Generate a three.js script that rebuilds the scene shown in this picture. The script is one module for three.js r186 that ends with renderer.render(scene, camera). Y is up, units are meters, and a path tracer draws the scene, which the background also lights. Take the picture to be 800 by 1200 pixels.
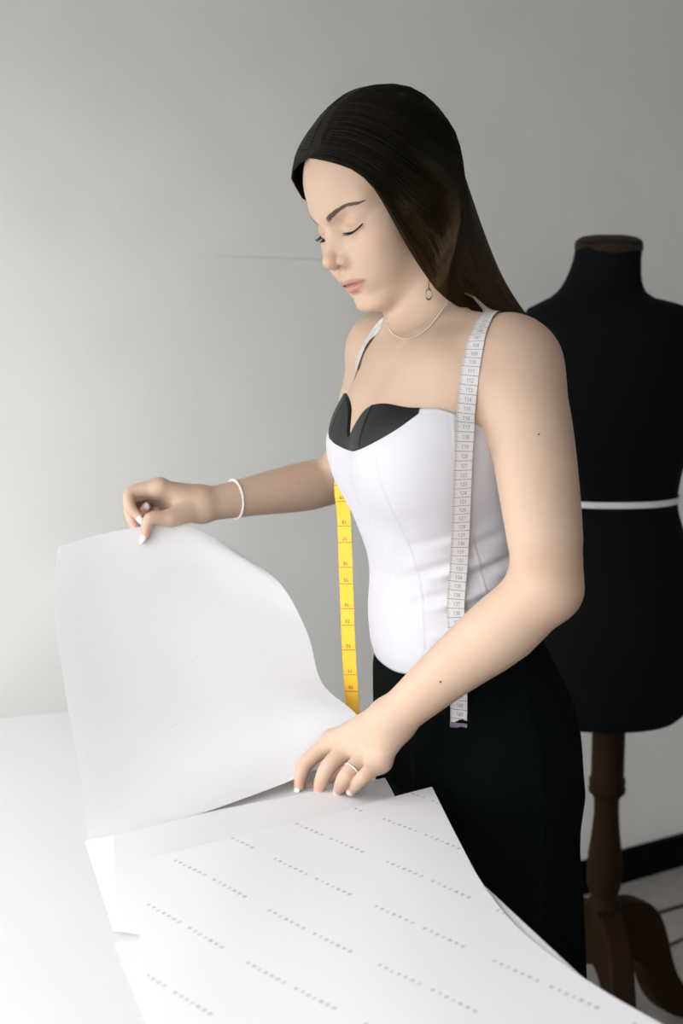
import * as THREE from 'three';
import { RectAreaLightUniformsLib } from 'three/addons/lights/RectAreaLightUniformsLib.js';
import { RoundedBoxGeometry } from 'three/addons/geometries/RoundedBoxGeometry.js';
import { mergeGeometries } from 'three/addons/utils/BufferGeometryUtils.js';

// ---------------------------------------------------------------- camera, sky, lights, exposure
const V = (x, y, z) => new THREE.Vector3(x, y, z);
const SKY = 3.4;
const F = 1667, PITCH = 9 * Math.PI / 180, EYE = V(0, 1.36, 0);
const scene = new THREE.Scene();
{ // an overcast sky: bright cloud down to the horizon, dull ground haze below it
  const w = 64, h = 32, d = new Float32Array(w * h * 4);
  for (let y = 0; y < h; y++) for (let x = 0; x < w; x++) { const e = (y + 0.5) / h * 180 - 90, k = e > 0 ? 0.85 + 0.15 * Math.sin(e * Math.PI / 180) : 0.16, o = (y * w + x) * 4; d[o] = k * 0.98; d[o + 1] = k; d[o + 2] = k * 1.03; d[o + 3] = 1; }
  const t = new THREE.DataTexture(d, w, h, THREE.RGBAFormat, THREE.FloatType); t.mapping = THREE.EquirectangularReflectionMapping; t.magFilter = t.minFilter = THREE.LinearFilter; t.needsUpdate = true;
  scene.background = t; scene.backgroundIntensity = SKY;
}
const camera = new THREE.PerspectiveCamera(2 * Math.atan(600 / F) * 180 / Math.PI, 800 / 1200, 0.05, 40);
camera.position.copy(EYE);
camera.rotation.set(-PITCH, 0, 0);
camera.filmGauge = 24; camera.focus = 1.56; camera.userData.fStop = 3.6;
/*VIEW*/
const renderer = new THREE.WebGLRenderer({ antialias: true });
renderer.toneMapping = THREE.LinearToneMapping;
renderer.toneMappingExposure = 1.5;
renderer.shadowMap.enabled = true;
RectAreaLightUniformsLib.init();

// room axes: the back wall runs along WD, WN points from it into the room
const WD = V(0.851, 0, -0.525).normalize(), WN = V(0.525, 0, 0.851).normalize();
const W0 = V(0.678, 0, -3.14);                                    // a point at the foot of the back wall
const ROOM = { d0: -0.2, d1: 4.6, n0: W0.dot(WN), n1: W0.dot(WN) + 4.2, h: 2.7 };
const R = (d, y, n) => WD.clone().multiplyScalar(d).addScaledVector(WN, n).setY(y);   // room coordinates to world
const WIN = { n0: ROOM.n0 + 0.05, n1: ROOM.n0 + 3.1, y0: 0.1, y1: 1.82 };
const daylight = new THREE.RectAreaLight(new THREE.Color(1, 0.99, 0.97), 1, WIN.n1 - WIN.n0, WIN.y1 - WIN.y0);
daylight.name = 'window_daylight';
daylight.position.copy(R(ROOM.d0 - 0.02, (WIN.y0 + WIN.y1) / 2, (WIN.n0 + WIN.n1) / 2));
daylight.lookAt(daylight.position.clone().add(WD));
{ // RectAreaLight shines along its own -z; lookAt on a light turns +z away, so check the direction
  const d = V(0, 0, -1).applyQuaternion(daylight.quaternion);
  if (d.dot(WD) < 0) daylight.rotateY(Math.PI);
  daylight.rotateX(-0.45);                                        // skylight comes in from above
}
scene.add(daylight);

// ---------------------------------------------------------------- helpers
const fwd = V(0, -Math.sin(PITCH), -Math.cos(PITCH)), upv = V(0, Math.cos(PITCH), -Math.sin(PITCH));
const ray = (px, py) => fwd.clone().add(V((px - 400) / F, 0, 0)).addScaledVector(upv, -(py - 600) / F);
const P = (px, py, d) => EYE.clone().addScaledVector(ray(px, py), d);        // point at a distance in front of the lens
const PH = (px, py, y) => { const r = ray(px, py); return EYE.clone().addScaledVector(r, (y - EYE.y) / r.y); };   // point at a height
let seed = 12345;
const rnd = () => { seed = (seed + 0x6d2b79f5) | 0; let t = Math.imul(seed ^ (seed >>> 15), 1 | seed); t = (t + Math.imul(t ^ (t >>> 7), 61 | t)) ^ t; return ((t ^ (t >>> 14)) >>> 0) / 4294967296; };
const lerp = (a, b, t) => a + (b - a) * t, clamp = (x, a, b) => Math.min(b, Math.max(a, x));
const sstep = (a, b, x) => { const t = clamp((x - a) / (b - a), 0, 1); return t * t * (3 - 2 * t); };
const used = {};
function numbered(n) { const k = used[n] = (used[n] ?? -1) + 1; return k ? n + '_' + String(k).padStart(3, '0') : n; }
function tag(o, label, category, group) { o.userData.label = label; o.userData.category = category; if (group) o.userData.group = group; return o; }
function shade(o) { o.castShadow = o.receiveShadow = true; return o; }
function group(name, pos) { const g = new THREE.Group(); g.name = numbered(name); if (pos) g.position.copy(pos); scene.add(g); return g; }
// geometry is given in world coordinates; under a parent it is moved into the parent's frame
function obj(name, geo, mat, parent) {
  const m = shade(new THREE.Mesh(geo, mat));
  if (parent) { parent.updateWorldMatrix(true, false); geo.applyMatrix4(parent.matrixWorld.clone().invert()); m.name = name; parent.add(m); }
  else { m.name = numbered(name); scene.add(m); }
  return m;
}
function struct(name, geo, mat) { const m = shade(new THREE.Mesh(geo, mat)); m.name = name; m.userData.kind = 'structure'; scene.add(m); return m; }
const std = (o) => new THREE.MeshStandardMaterial(o), phys = (o) => new THREE.MeshPhysicalMaterial(o);
const rgb = (r, g, b) => new THREE.Color().setRGB(r, g, b);
// noise and textures
function hash(x, y, z) { let h = Math.imul(x, 374761393) ^ Math.imul(y, 668265263) ^ Math.imul(z, 2147483647 - 61); h = Math.imul(h ^ (h >>> 13), 1274126177); return ((h ^ (h >>> 16)) >>> 0) / 4294967296; }
function noise3(x, y, z) {
  const ix = Math.floor(x), iy = Math.floor(y), iz = Math.floor(z), f = (t) => t * t * (3 - 2 * t), u = f(x - ix), v = f(y - iy), w = f(z - iz);
  const c = (a, b, d) => hash(ix + a, iy + b, iz + d);
  return lerp(lerp(lerp(c(0, 0, 0), c(1, 0, 0), u), lerp(c(0, 1, 0), c(1, 1, 0), u), v), lerp(lerp(c(0, 0, 1), c(1, 0, 1), u), lerp(c(0, 1, 1), c(1, 1, 1), u), v), w);
}
function dataTex(n, fn, repeat = 1, srgb = false) {
  const d = new Uint8Array(n * n * 4);
  for (let y = 0; y < n; y++) for (let x = 0; x < n; x++) { const c = fn(x / n, y / n, x, y), o = (y * n + x) * 4; if (typeof c === 'number') d[o] = d[o + 1] = d[o + 2] = clamp(c, 0, 1) * 255; else for (let i = 0; i < 3; i++) d[o + i] = clamp(c[i], 0, 1) * 255; d[o + 3] = 255; }
  const t = new THREE.DataTexture(d, n, n); t.wrapS = t.wrapT = THREE.RepeatWrapping; t.magFilter = THREE.LinearFilter; t.minFilter = THREE.LinearMipmapLinearFilter; t.generateMipmaps = true;
  t.repeat.set(repeat, repeat); if (srgb) t.colorSpace = THREE.SRGBColorSpace; t.needsUpdate = true; return t;
}
function tileNoise(u, v, n, s) { // value noise that repeats every n cells
  const x = u * n, y = v * n, ix = Math.floor(x), iy = Math.floor(y), f = (t) => t * t * (3 - 2 * t), a = f(x - ix), b = f(y - iy), c = (i, j) => hash((ix + i) % n, (iy + j) % n, s);
  return lerp(lerp(c(0, 0), c(1, 0), a), lerp(c(0, 1), c(1, 1), a), b);
}
// a tapered tube through points; rad is a number or a function of 0..1
function tube(pts, rad, seg = 24, sides = 8, caps = true, flat = 1) {
  const curve = new THREE.CatmullRomCurve3(pts, false, 'centripetal'), pos = [], nor = [], uv = [], idx = [];
  let nrm = null, prevT = null;
  for (let i = 0; i <= seg; i++) {
    const t = i / seg, c = curve.getPoint(t), tg = curve.getTangent(t).normalize();
    if (!nrm) nrm = Math.abs(tg.y) < 0.9 ? V(0, 1, 0) : V(1, 0, 0); else nrm.applyQuaternion(new THREE.Quaternion().setFromUnitVectors(prevT, tg));
    nrm.addScaledVector(tg, -nrm.dot(tg)).normalize(); prevT = tg;
    const bi = tg.clone().cross(nrm), r = typeof rad === 'function' ? rad(t) : rad;
    for (let j = 0; j <= sides; j++) { const a = j / sides * 2 * Math.PI, d = nrm.clone().multiplyScalar(Math.cos(a)).addScaledVector(bi, Math.sin(a) * flat); pos.push(c.x + d.x * r, c.y + d.y * r, c.z + d.z * r); d.normalize(); nor.push(d.x, d.y, d.z); uv.push(t, j / sides); }
    if (i < seg) for (let j = 0; j < sides; j++) { const a = i * (sides + 1) + j, b = a + sides + 1; idx.push(a, a + 1, b, a + 1, b + 1, b); }
  }
  if (caps) for (const i of [0, seg]) { const base = i * (sides + 1), c = curve.getPoint(i / seg), n = curve.getTangent(i / seg).multiplyScalar(i ? 1 : -1), k = pos.length / 3; pos.push(c.x, c.y, c.z); nor.push(n.x, n.y, n.z); uv.push(0, 0); for (let j = 0; j < sides; j++) i ? idx.push(base + j, base + j + 1, k) : idx.push(base + j + 1, base + j, k); }
  const g = new THREE.BufferGeometry(); g.setAttribute('position', new THREE.Float32BufferAttribute(pos, 3)); g.setAttribute('normal', new THREE.Float32BufferAttribute(nor, 3)); g.setAttribute('uv', new THREE.Float32BufferAttribute(uv, 2)); g.setIndex(idx); return g;
}
// grid surface: fn(u, v) -> Vector3, uvfn optional, closed in u optional
function sheet(fn, nu, nv, uvfn, close = false) {
  const pos = [], uv = [], idx = [];
  for (let j = 0; j <= nv; j++) for (let i = 0; i <= nu; i++) { const p = fn(i / nu, j / nv); pos.push(p.x, p.y, p.z); const t = uvfn ? uvfn(i / nu, j / nv, p) : [i / nu, j / nv]; uv.push(t[0], t[1]); }
  for (let j = 0; j < nv; j++) for (let i = 0; i < nu; i++) { const a = j * (nu + 1) + i, b = a + nu + 1; idx.push(a, a + 1, b, a + 1, b + 1, b); }
  const g = new THREE.BufferGeometry(); g.setAttribute('position', new THREE.Float32BufferAttribute(pos, 3)); g.setAttribute('uv', new THREE.Float32BufferAttribute(uv, 2)); g.setIndex(idx); g.computeVertexNormals();
  if (close) { const n = g.attributes.normal; for (let j = 0; j <= nv; j++) { const a = j * (nu + 1), b = a + nu, s = V(n.getX(a) + n.getX(b), n.getY(a) + n.getY(b), n.getZ(a) + n.getZ(b)).normalize(); n.setXYZ(a, s.x, s.y, s.z); n.setXYZ(b, s.x, s.y, s.z); } }
  return g;
}
// smooth interpolation through a list of rows of control points
const cr = (a, b, c, d, t) => 0.5 * (2 * b + (c - a) * t + (2 * a - 5 * b + 4 * c - d) * t * t + (3 * b - a - 3 * c + d) * t * t * t);
function curveAt(pts, t) { const n = pts.length - 1, x = clamp(t, 0, 1) * n, i = Math.min(n - 1, Math.floor(x)), f = x - i, g = (k) => pts[clamp(k, 0, n)]; const a = i ? g(i - 1) : g(0).clone().multiplyScalar(2).sub(g(1)), d = i + 2 <= n ? g(i + 2) : g(n).clone().multiplyScalar(2).sub(g(n - 1)), b = g(i), c = g(i + 1); return V(cr(a.x, b.x, c.x, d.x, f), cr(a.y, b.y, c.y, d.y, f), cr(a.z, b.z, c.z, d.z, f)); }
const patch = (rows) => (u, v) => curveAt(rows.map((r) => curveAt(r, u)), v);
function table1(keys) { // monotone-ish cubic through [x, values...]
  return (x, c) => { const n = keys.length - 1; if (x <= keys[0][0]) return keys[0][c]; if (x >= keys[n][0]) return keys[n][c]; let i = 0; while (x > keys[i + 1][0]) i++; const k0 = keys[i], k1 = keys[i + 1], h = k1[0] - k0[0], t = (x - k0[0]) / h, m = (j) => j <= 0 || j >= n ? 0 : (keys[j + 1][c] - keys[j - 1][c]) / (keys[j + 1][0] - keys[j - 1][0]); const t2 = t * t, t3 = t2 * t; return (2 * t3 - 3 * t2 + 1) * k0[c] + (t3 - 2 * t2 + t) * h * m(i) + (-2 * t3 + 3 * t2) * k1[c] + (t3 - t2) * h * m(i + 1); };
}
function lathe(profile, seg = 40) { return new THREE.LatheGeometry(profile.map(([r, y]) => new THREE.Vector2(r, y)), seg); }
// box between room coordinates
function roomBox(d0, d1, y0, y1, n0, n1) {
  const g = new THREE.BoxGeometry(d1 - d0, y1 - y0, n1 - n0), p = g.attributes.position, uv = g.attributes.uv, nn = g.attributes.normal;
  for (let i = 0; i < p.count; i++) { const x = p.getX(i) + (d0 + d1) / 2, y = p.getY(i) + (y0 + y1) / 2, z = p.getZ(i) + (n0 + n1) / 2; Math.abs(nn.getY(i)) > 0.5 ? uv.setXY(i, x, z) : Math.abs(nn.getX(i)) > 0.5 ? uv.setXY(i, z, y) : uv.setXY(i, x, y); }
  g.applyMatrix4(new THREE.Matrix4().makeBasis(WD, V(0, 1, 0), WN).setPosition(R((d0 + d1) / 2, (y0 + y1) / 2, (n0 + n1) / 2))); return g;
}

// ---------------------------------------------------------------- room
const wallBump = dataTex(512, (u, v) => 0.5 + 0.35 * (tileNoise(u, v, 24, 1) - 0.5) + 0.25 * (tileNoise(u, v, 97, 2) - 0.5) + 0.3 * (tileNoise(u, v, 7, 3) - 0.5), 0.8);
const wallTone = dataTex(256, (u, v) => { const t = 0.95 + 0.03 * tileNoise(u, v, 5, 4) + 0.02 * tileNoise(u, v, 19, 5); return [t, t, t * 0.99]; }, 0.5, true);
const wallMat = std({ color: rgb(0.94, 0.935, 0.928), roughness: 0.85, map: wallTone, bumpMap: wallBump, bumpScale: 0.0006 });
const T = 0.14, { d0, d1, n0, n1, h: RH } = ROOM;
const wallBack = struct('wall_back', roomBox(d0 - T, d1 + T, 0, RH, n0 - T, n0), wallMat);
struct('wall_right', roomBox(d1, d1 + T, 0, RH, n0, n1), wallMat);
struct('wall_front', roomBox(d0 - T, d1 + T, 0, RH, n1, n1 + T), wallMat);
struct('wall_left', mergeGeometries([roomBox(d0 - T, d0, 0, WIN.y0, n0, n1), roomBox(d0 - T, d0, WIN.y1, RH, n0, n1), roomBox(d0 - T, d0, WIN.y0, WIN.y1, n0, WIN.n0), roomBox(d0 - T, d0, WIN.y0, WIN.y1, WIN.n1, n1)]), wallMat);
struct('ceiling', roomBox(d0 - T, d1 + T, RH, RH + T, n0 - T, n1 + T), std({ color: rgb(0.88, 0.88, 0.87), roughness: 0.9 }));
const floorTex = dataTex(512, (u, v) => { const t = 0.55 + 0.03 * tileNoise(u, v, 8, 8) + 0.04 * tileNoise(u, v, 60, 9) + 0.04 * tileNoise(u, v, 150, 10); return [t, t * 0.985, t * 0.96]; }, 0.8, true);
struct('floor', roomBox(d0 - T, d1 + T, -0.1, 0, n0 - T, n1 + T), std({ color: rgb(1.05, 1.02, 1.0), roughness: 0.6, map: floorTex }));
{ // window frame in the left wall
  const wf = new THREE.Group(); wf.name = 'window_1'; wf.userData.kind = 'structure'; scene.add(wf);
  const white = std({ color: rgb(0.8, 0.8, 0.8), roughness: 0.4 }), a = d0 - 0.11, b = d0 - 0.06, w = 0.05, bars = [];
  for (const y of [WIN.y0, WIN.y1 - w]) bars.push(roomBox(a, b, y, y + w, WIN.n0, WIN.n1));
  for (const n of [WIN.n0, (WIN.n0 + WIN.n1) / 2 - w / 2, WIN.n1 - w]) bars.push(roomBox(a, b, WIN.y0, WIN.y1, n, n + w));
  obj('window_frame', mergeGeometries(bars), white, wf);
  for (const [p, q] of [[WIN.n0 + w, (WIN.n0 + WIN.n1 - w) / 2], [(WIN.n0 + WIN.n1 + w) / 2, WIN.n1 - w]]) obj('window_pane', roomBox(d0 - 0.087, d0 - 0.083, WIN.y0 + w, WIN.y1 - w, p, q), phys({ color: 0xffffff, roughness: 0, transmission: 1, thickness: 0, ior: 1.5 }), wf);
}
const skirtMat = phys({ color: rgb(0.002, 0.0035, 0.003), roughness: 0.8, specularIntensity: 0.08 });
struct('baseboard_back', roomBox(d0, d1, 0, 0.078, n0, n0 + 0.014), skirtMat);
struct('baseboard_right', roomBox(d1 - 0.014, d1, 0, 0.078, n0 + 0.014, n1), skirtMat);
struct('baseboard_left', roomBox(d0, d0 + 0.014, 0, 0.078, n0 + 0.014, n1), skirtMat);
{ // hairline crack in the plaster of the back wall
  const hit = (px, py) => { const r = ray(px, py); return EYE.clone().addScaledVector(r, (n0 + 0.0004 - EYE.dot(WN)) / r.dot(WN)); };
  const a = hit(252, 300), b = hit(440, 306), pts = []; for (let i = 0; i <= 9; i++) pts.push(a.clone().lerp(b, i / 9).add(V(0, (rnd() - 0.5) * 0.0016, 0)));
  obj('plaster_crack', tube(pts, (t) => 0.0002 + 0.00055 * t * (0.6 + 0.4 * Math.sin(t * 40)), 40, 4), std({ color: rgb(0.3, 0.3, 0.29), roughness: 1 }), wallBack);
}

// ---------------------------------------------------------------- table
const TY = 0.82;                                                  // height of the table top
const tableMat = phys({ color: rgb(0.60, 0.60, 0.60), roughness: 0.4, clearcoat: 0.15 });
const tBR = PH(322, 810, TY), tE = PH(680, 1147, TY);             // back right corner and a point on the right edge
const tDir = tE.clone().sub(tBR).setY(0).normalize(), tSide = V(tDir.z, 0, -tDir.x).multiplyScalar(-1); if (tSide.x > 0) tSide.negate();   // along the right edge, then away to the left
{
  const t = group('work_table', tBR.clone().setY(0));
  tag(t, 'long white work table with the pattern paper spread over it', 'table');
  const L = 1.9, Wd = 1.15, m = new THREE.Matrix4().makeBasis(tDir, V(0, 1, 0), tDir.clone().cross(V(0, 1, 0)));
  const place = (g, a, y, b) => g.applyMatrix4(m).translate(...tBR.clone().addScaledVector(tDir, a).addScaledVector(tSide, b).setY(y).toArray());
  obj('table_top', place(new RoundedBoxGeometry(L, 0.03, Wd, 3, 0.006), L / 2, TY - 0.015, Wd / 2), tableMat, t);
  obj('apron', place(new RoundedBoxGeometry(L - 0.2, 0.08, 0.02, 2, 0.003), L / 2, TY - 0.07, 0.1), tableMat, t);
  obj('apron', place(new RoundedBoxGeometry(L - 0.2, 0.08, 0.02, 2, 0.003), L / 2, TY - 0.07, Wd - 0.1), tableMat, t);
  for (const a of [0.1, L - 0.1]) for (const b of [0.1, Wd - 0.1]) obj('leg', place(new RoundedBoxGeometry(0.05, TY - 0.03, 0.05, 2, 0.005), a, (TY - 0.03) / 2, b), tableMat, t);
}

// ---------------------------------------------------------------- dress form
{
  const base = P(709, 990, 2.5).setY(0), at = (g) => g.translate(base.x, 0, base.z);
  const dp = -base.z, s = 2.5;
  const t = group('dress_form', base);
  tag(t, 'black fabric dress form on a turned wooden stand, standing against the back wall', 'dress form');
  const cloth = phys({ color: rgb(0.004, 0.0055, 0.005), roughness: 0.9, specularIntensity: 0.15 });
  const wood = phys({ color: rgb(0.022, 0.011, 0.0045), roughness: 0.6, specularIntensity: 0.15, map: dataTex(256, (u, v) => { const g = tileNoise(u, v * 0.12, 40, 11) * 0.5 + tileNoise(u, v * 0.3, 16, 12) * 0.5; return [0.75 + 0.35 * g, 0.72 + 0.35 * g, 0.7 + 0.35 * g]; }) });
  const PY = (y) => P(709, y, s).y;
  // silhouette of the body: [image row, left, right] at the form's distance; the front of the form faces left
  const sil = table1([[288, 657, 729], [312, 653, 728], [335, 643, 731], [347, 632, 741], [354, 618, 768], [362, 604, 790], [385, 598, 797], [420, 594, 796], [450, 590, 794], [480, 586, 797], [510, 588, 790], [545, 604, 780], [580, 618, 777], [610, 612, 785], [650, 600, 795], [700, 594, 800], [760, 592, 800], [795, 594, 799], [816, 596, 797], [826, 608, 785]]);
  const ring = (y) => { const l = sil(y, 1), r = sil(y, 2), mid = (l + r) / 2, half = (r - l) / 2 / F * s; return { c: P(mid, y, s), half }; };
  const depth = table1([[288, 0.052], [335, 0.06], [354, 0.085], [400, 0.115], [480, 0.125], [580, 0.095], [650, 0.12], [760, 0.135], [816, 0.13], [826, 0.12]]);
  const body = (u, v) => { const y = lerp(288, 826, v), { c, half } = ring(y), a = u * 2 * Math.PI, d = depth(y, 1) * 1.02; const sx = Math.sign(Math.cos(a)) * Math.abs(Math.cos(a)) ** 0.9, sz = Math.sign(Math.sin(a)) * Math.abs(Math.sin(a)) ** 0.9; const bust = 0.018 * Math.exp(-(((y - 470) / 45) ** 2)) * Math.exp(-(((u - 0.42) / 0.07) ** 2)); return V(c.x + sx * half, c.y, base.z + sz * d + bust); };
  obj('torso', sheet((u, v) => body(1 - u, v), 72, 90, null, true), cloth, t);
  // underside of the torso and the neck cap
  const b0 = P(696, 826, s);
  obj('torso_base', at(lathe([[0, PY(832)], [0.07, PY(831)], [0.115, PY(828)], [0.118, PY(822)]], 40)).scale(1, 1, 1).translate(b0.x - base.x, 0, 0), cloth, t);
  const nc = P(693, 291, s), nr = 36.5 / F * s;
  const cap = lathe([[0, 0.018], [nr * 0.45, 0.0175], [nr * 0.8, 0.0145], [nr * 0.97, 0.009], [nr * 1.02, 0.003], [nr * 1.02, -0.006], [nr * 0.98, -0.01]], 40);
  cap.applyMatrix4(new THREE.Matrix4().makeRotationX(0.06)).translate(nc.x, nc.y, base.z);
  obj('neck_cap', cap, phys({ color: rgb(0.028, 0.018, 0.010), roughness: 0.6, specularIntensity: 0.2 }), t);
  // wooden arm plate on the side seen at the frame's edge
  const ac = P(797, 392, s), plate = lathe([[0, 0.016], [0.03, 0.015], [0.052, 0.009], [0.056, 0.002], [0.056, -0.012]], 32); plate.scale(0.75, 1, 0.85).rotateZ(-Math.PI / 2 + 0.1).translate(ac.x - 0.004, ac.y, base.z + 0.0);
  obj('arm_plate', plate, wood, t);
  // waist ribbon
  const rib = (u, v) => { const uu = 1 - u, y = lerp(569, 576, v), p = body(uu, (y - 288) / 538), c = V((p.x + ring(y).c.x * 0) , p.y, p.z); const cc = ring(y).c; const out = V(p.x - cc.x, 0, p.z - base.z).normalize(); return c.addScaledVector(out, 0.003).add(V(0, -0.018 * Math.max(0, 0) , 0)); };
  obj('waist_ribbon', sheet(rib, 72, 3, null, true), std({ color: rgb(0.72, 0.68, 0.72), roughness: 0.6 }), t);
  // turned post
  const prof = [[822, 19], [905, 19], [908, 21], [914, 21], [916, 19.5], [919, 21.5], [924, 21], [927, 17.5], [933, 14.5], [950, 14.5], [975, 16.5], [1000, 19.5], [1022, 20.5], [1040, 19.5], [1052, 16], [1056, 15.5], [1060, 19], [1066, 21], [1072, 20], [1076, 21], [1110, 20.5], [1130, 19], [1140, 12], [1142, 0]];
  obj('post', at(lathe(prof.map(([y, r]) => [r / F * s, PY(y)]).reverse(), 40)), wood, t);
  // three cabriole legs
  const top = PY(1072), drop = top;
  const legShape = new THREE.Shape(); const sc = drop / 0.34;
  legShape.moveTo(0.02, 0.335 * sc); legShape.bezierCurveTo(0.09, 0.345 * sc, 0.125, 0.31 * sc, 0.15, 0.2 * sc); legShape.bezierCurveTo(0.175, 0.09 * sc, 0.21, 0.05 * sc, 0.27, 0.04 * sc); legShape.bezierCurveTo(0.29, 0.036 * sc, 0.29, 0.0, 0.265, 0); legShape.bezierCurveTo(0.19, 0.0, 0.135, 0.05 * sc, 0.11, 0.13 * sc); legShape.bezierCurveTo(0.09, 0.2 * sc, 0.06, 0.215 * sc, 0.02, 0.215 * sc);
  for (const a of [-1.5, -1.5 + 2.094, -1.5 - 2.094]) { const g = new THREE.ExtrudeGeometry(legShape, { depth: 0.03, bevelEnabled: true, bevelThickness: 0.006, bevelSize: 0.006, bevelSegments: 3, curveSegments: 16 }); g.translate(0, 0, -0.015).scale(1.0, 1, 1).translate(0, 0.006, 0).rotateY(a); obj('foot', at(g), wood, t); }
}
// cables on the floor by the skirting
{
  const c = (pts) => pts.map(([x, y]) => PH(x, y, 0.004));
  const dark = std({ color: rgb(0.02, 0.02, 0.02), roughness: 0.5 });
  tag(obj('floor_cable', tube(c([[700, 1100], [735, 1082], [760, 1073], [800, 1061], [850, 1050]]), 0.004, 40, 8), dark), 'dark cable lying straight along the floor nearest the black skirting', 'cable');
  tag(obj('floor_cable', tube(c([[760, 1130], [780, 1110], [800, 1100], [840, 1086]]), 0.003, 30, 8), dark), 'thin dark cable on the floor just behind the right foot of the dress form stand', 'cable');
}

// ---------------------------------------------------------------- distance fields and their mesher
const smin = (a, b, k) => { const h = Math.max(k - Math.abs(a - b), 0) / k; return Math.min(a, b) - h * h * k * 0.25; };
const smax = (a, b, k) => -smin(-a, -b, k);
function capsule(a, b, ra, rb) { // tapered
  const dx = b.x - a.x, dy = b.y - a.y, dz = b.z - a.z, l2 = dx * dx + dy * dy + dz * dz;
  return (x, y, z) => { const px = x - a.x, py = y - a.y, pz = z - a.z, t = clamp((px * dx + py * dy + pz * dz) / l2, 0, 1), qx = px - t * dx, qy = py - t * dy, qz = pz - t * dz; return Math.sqrt(qx * qx + qy * qy + qz * qz) - (ra + (rb - ra) * t); };
}
const ball = (c, r) => (x, y, z) => Math.hypot(x - c.x, y - c.y, z - c.z) - r;
const ellip = (cx, cy, cz, rx, ry, rz) => { const m = Math.min(rx, ry, rz); return (x, y, z) => { const a = (x - cx) / rx, b = (y - cy) / ry, c = (z - cz) / rz, k0 = Math.sqrt(a * a + b * b + c * c), k1 = Math.hypot(a / rx, b / ry, c / rz); return k1 < 1e-6 ? -m : k0 * (k0 - 1) / k1; }; };
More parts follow.
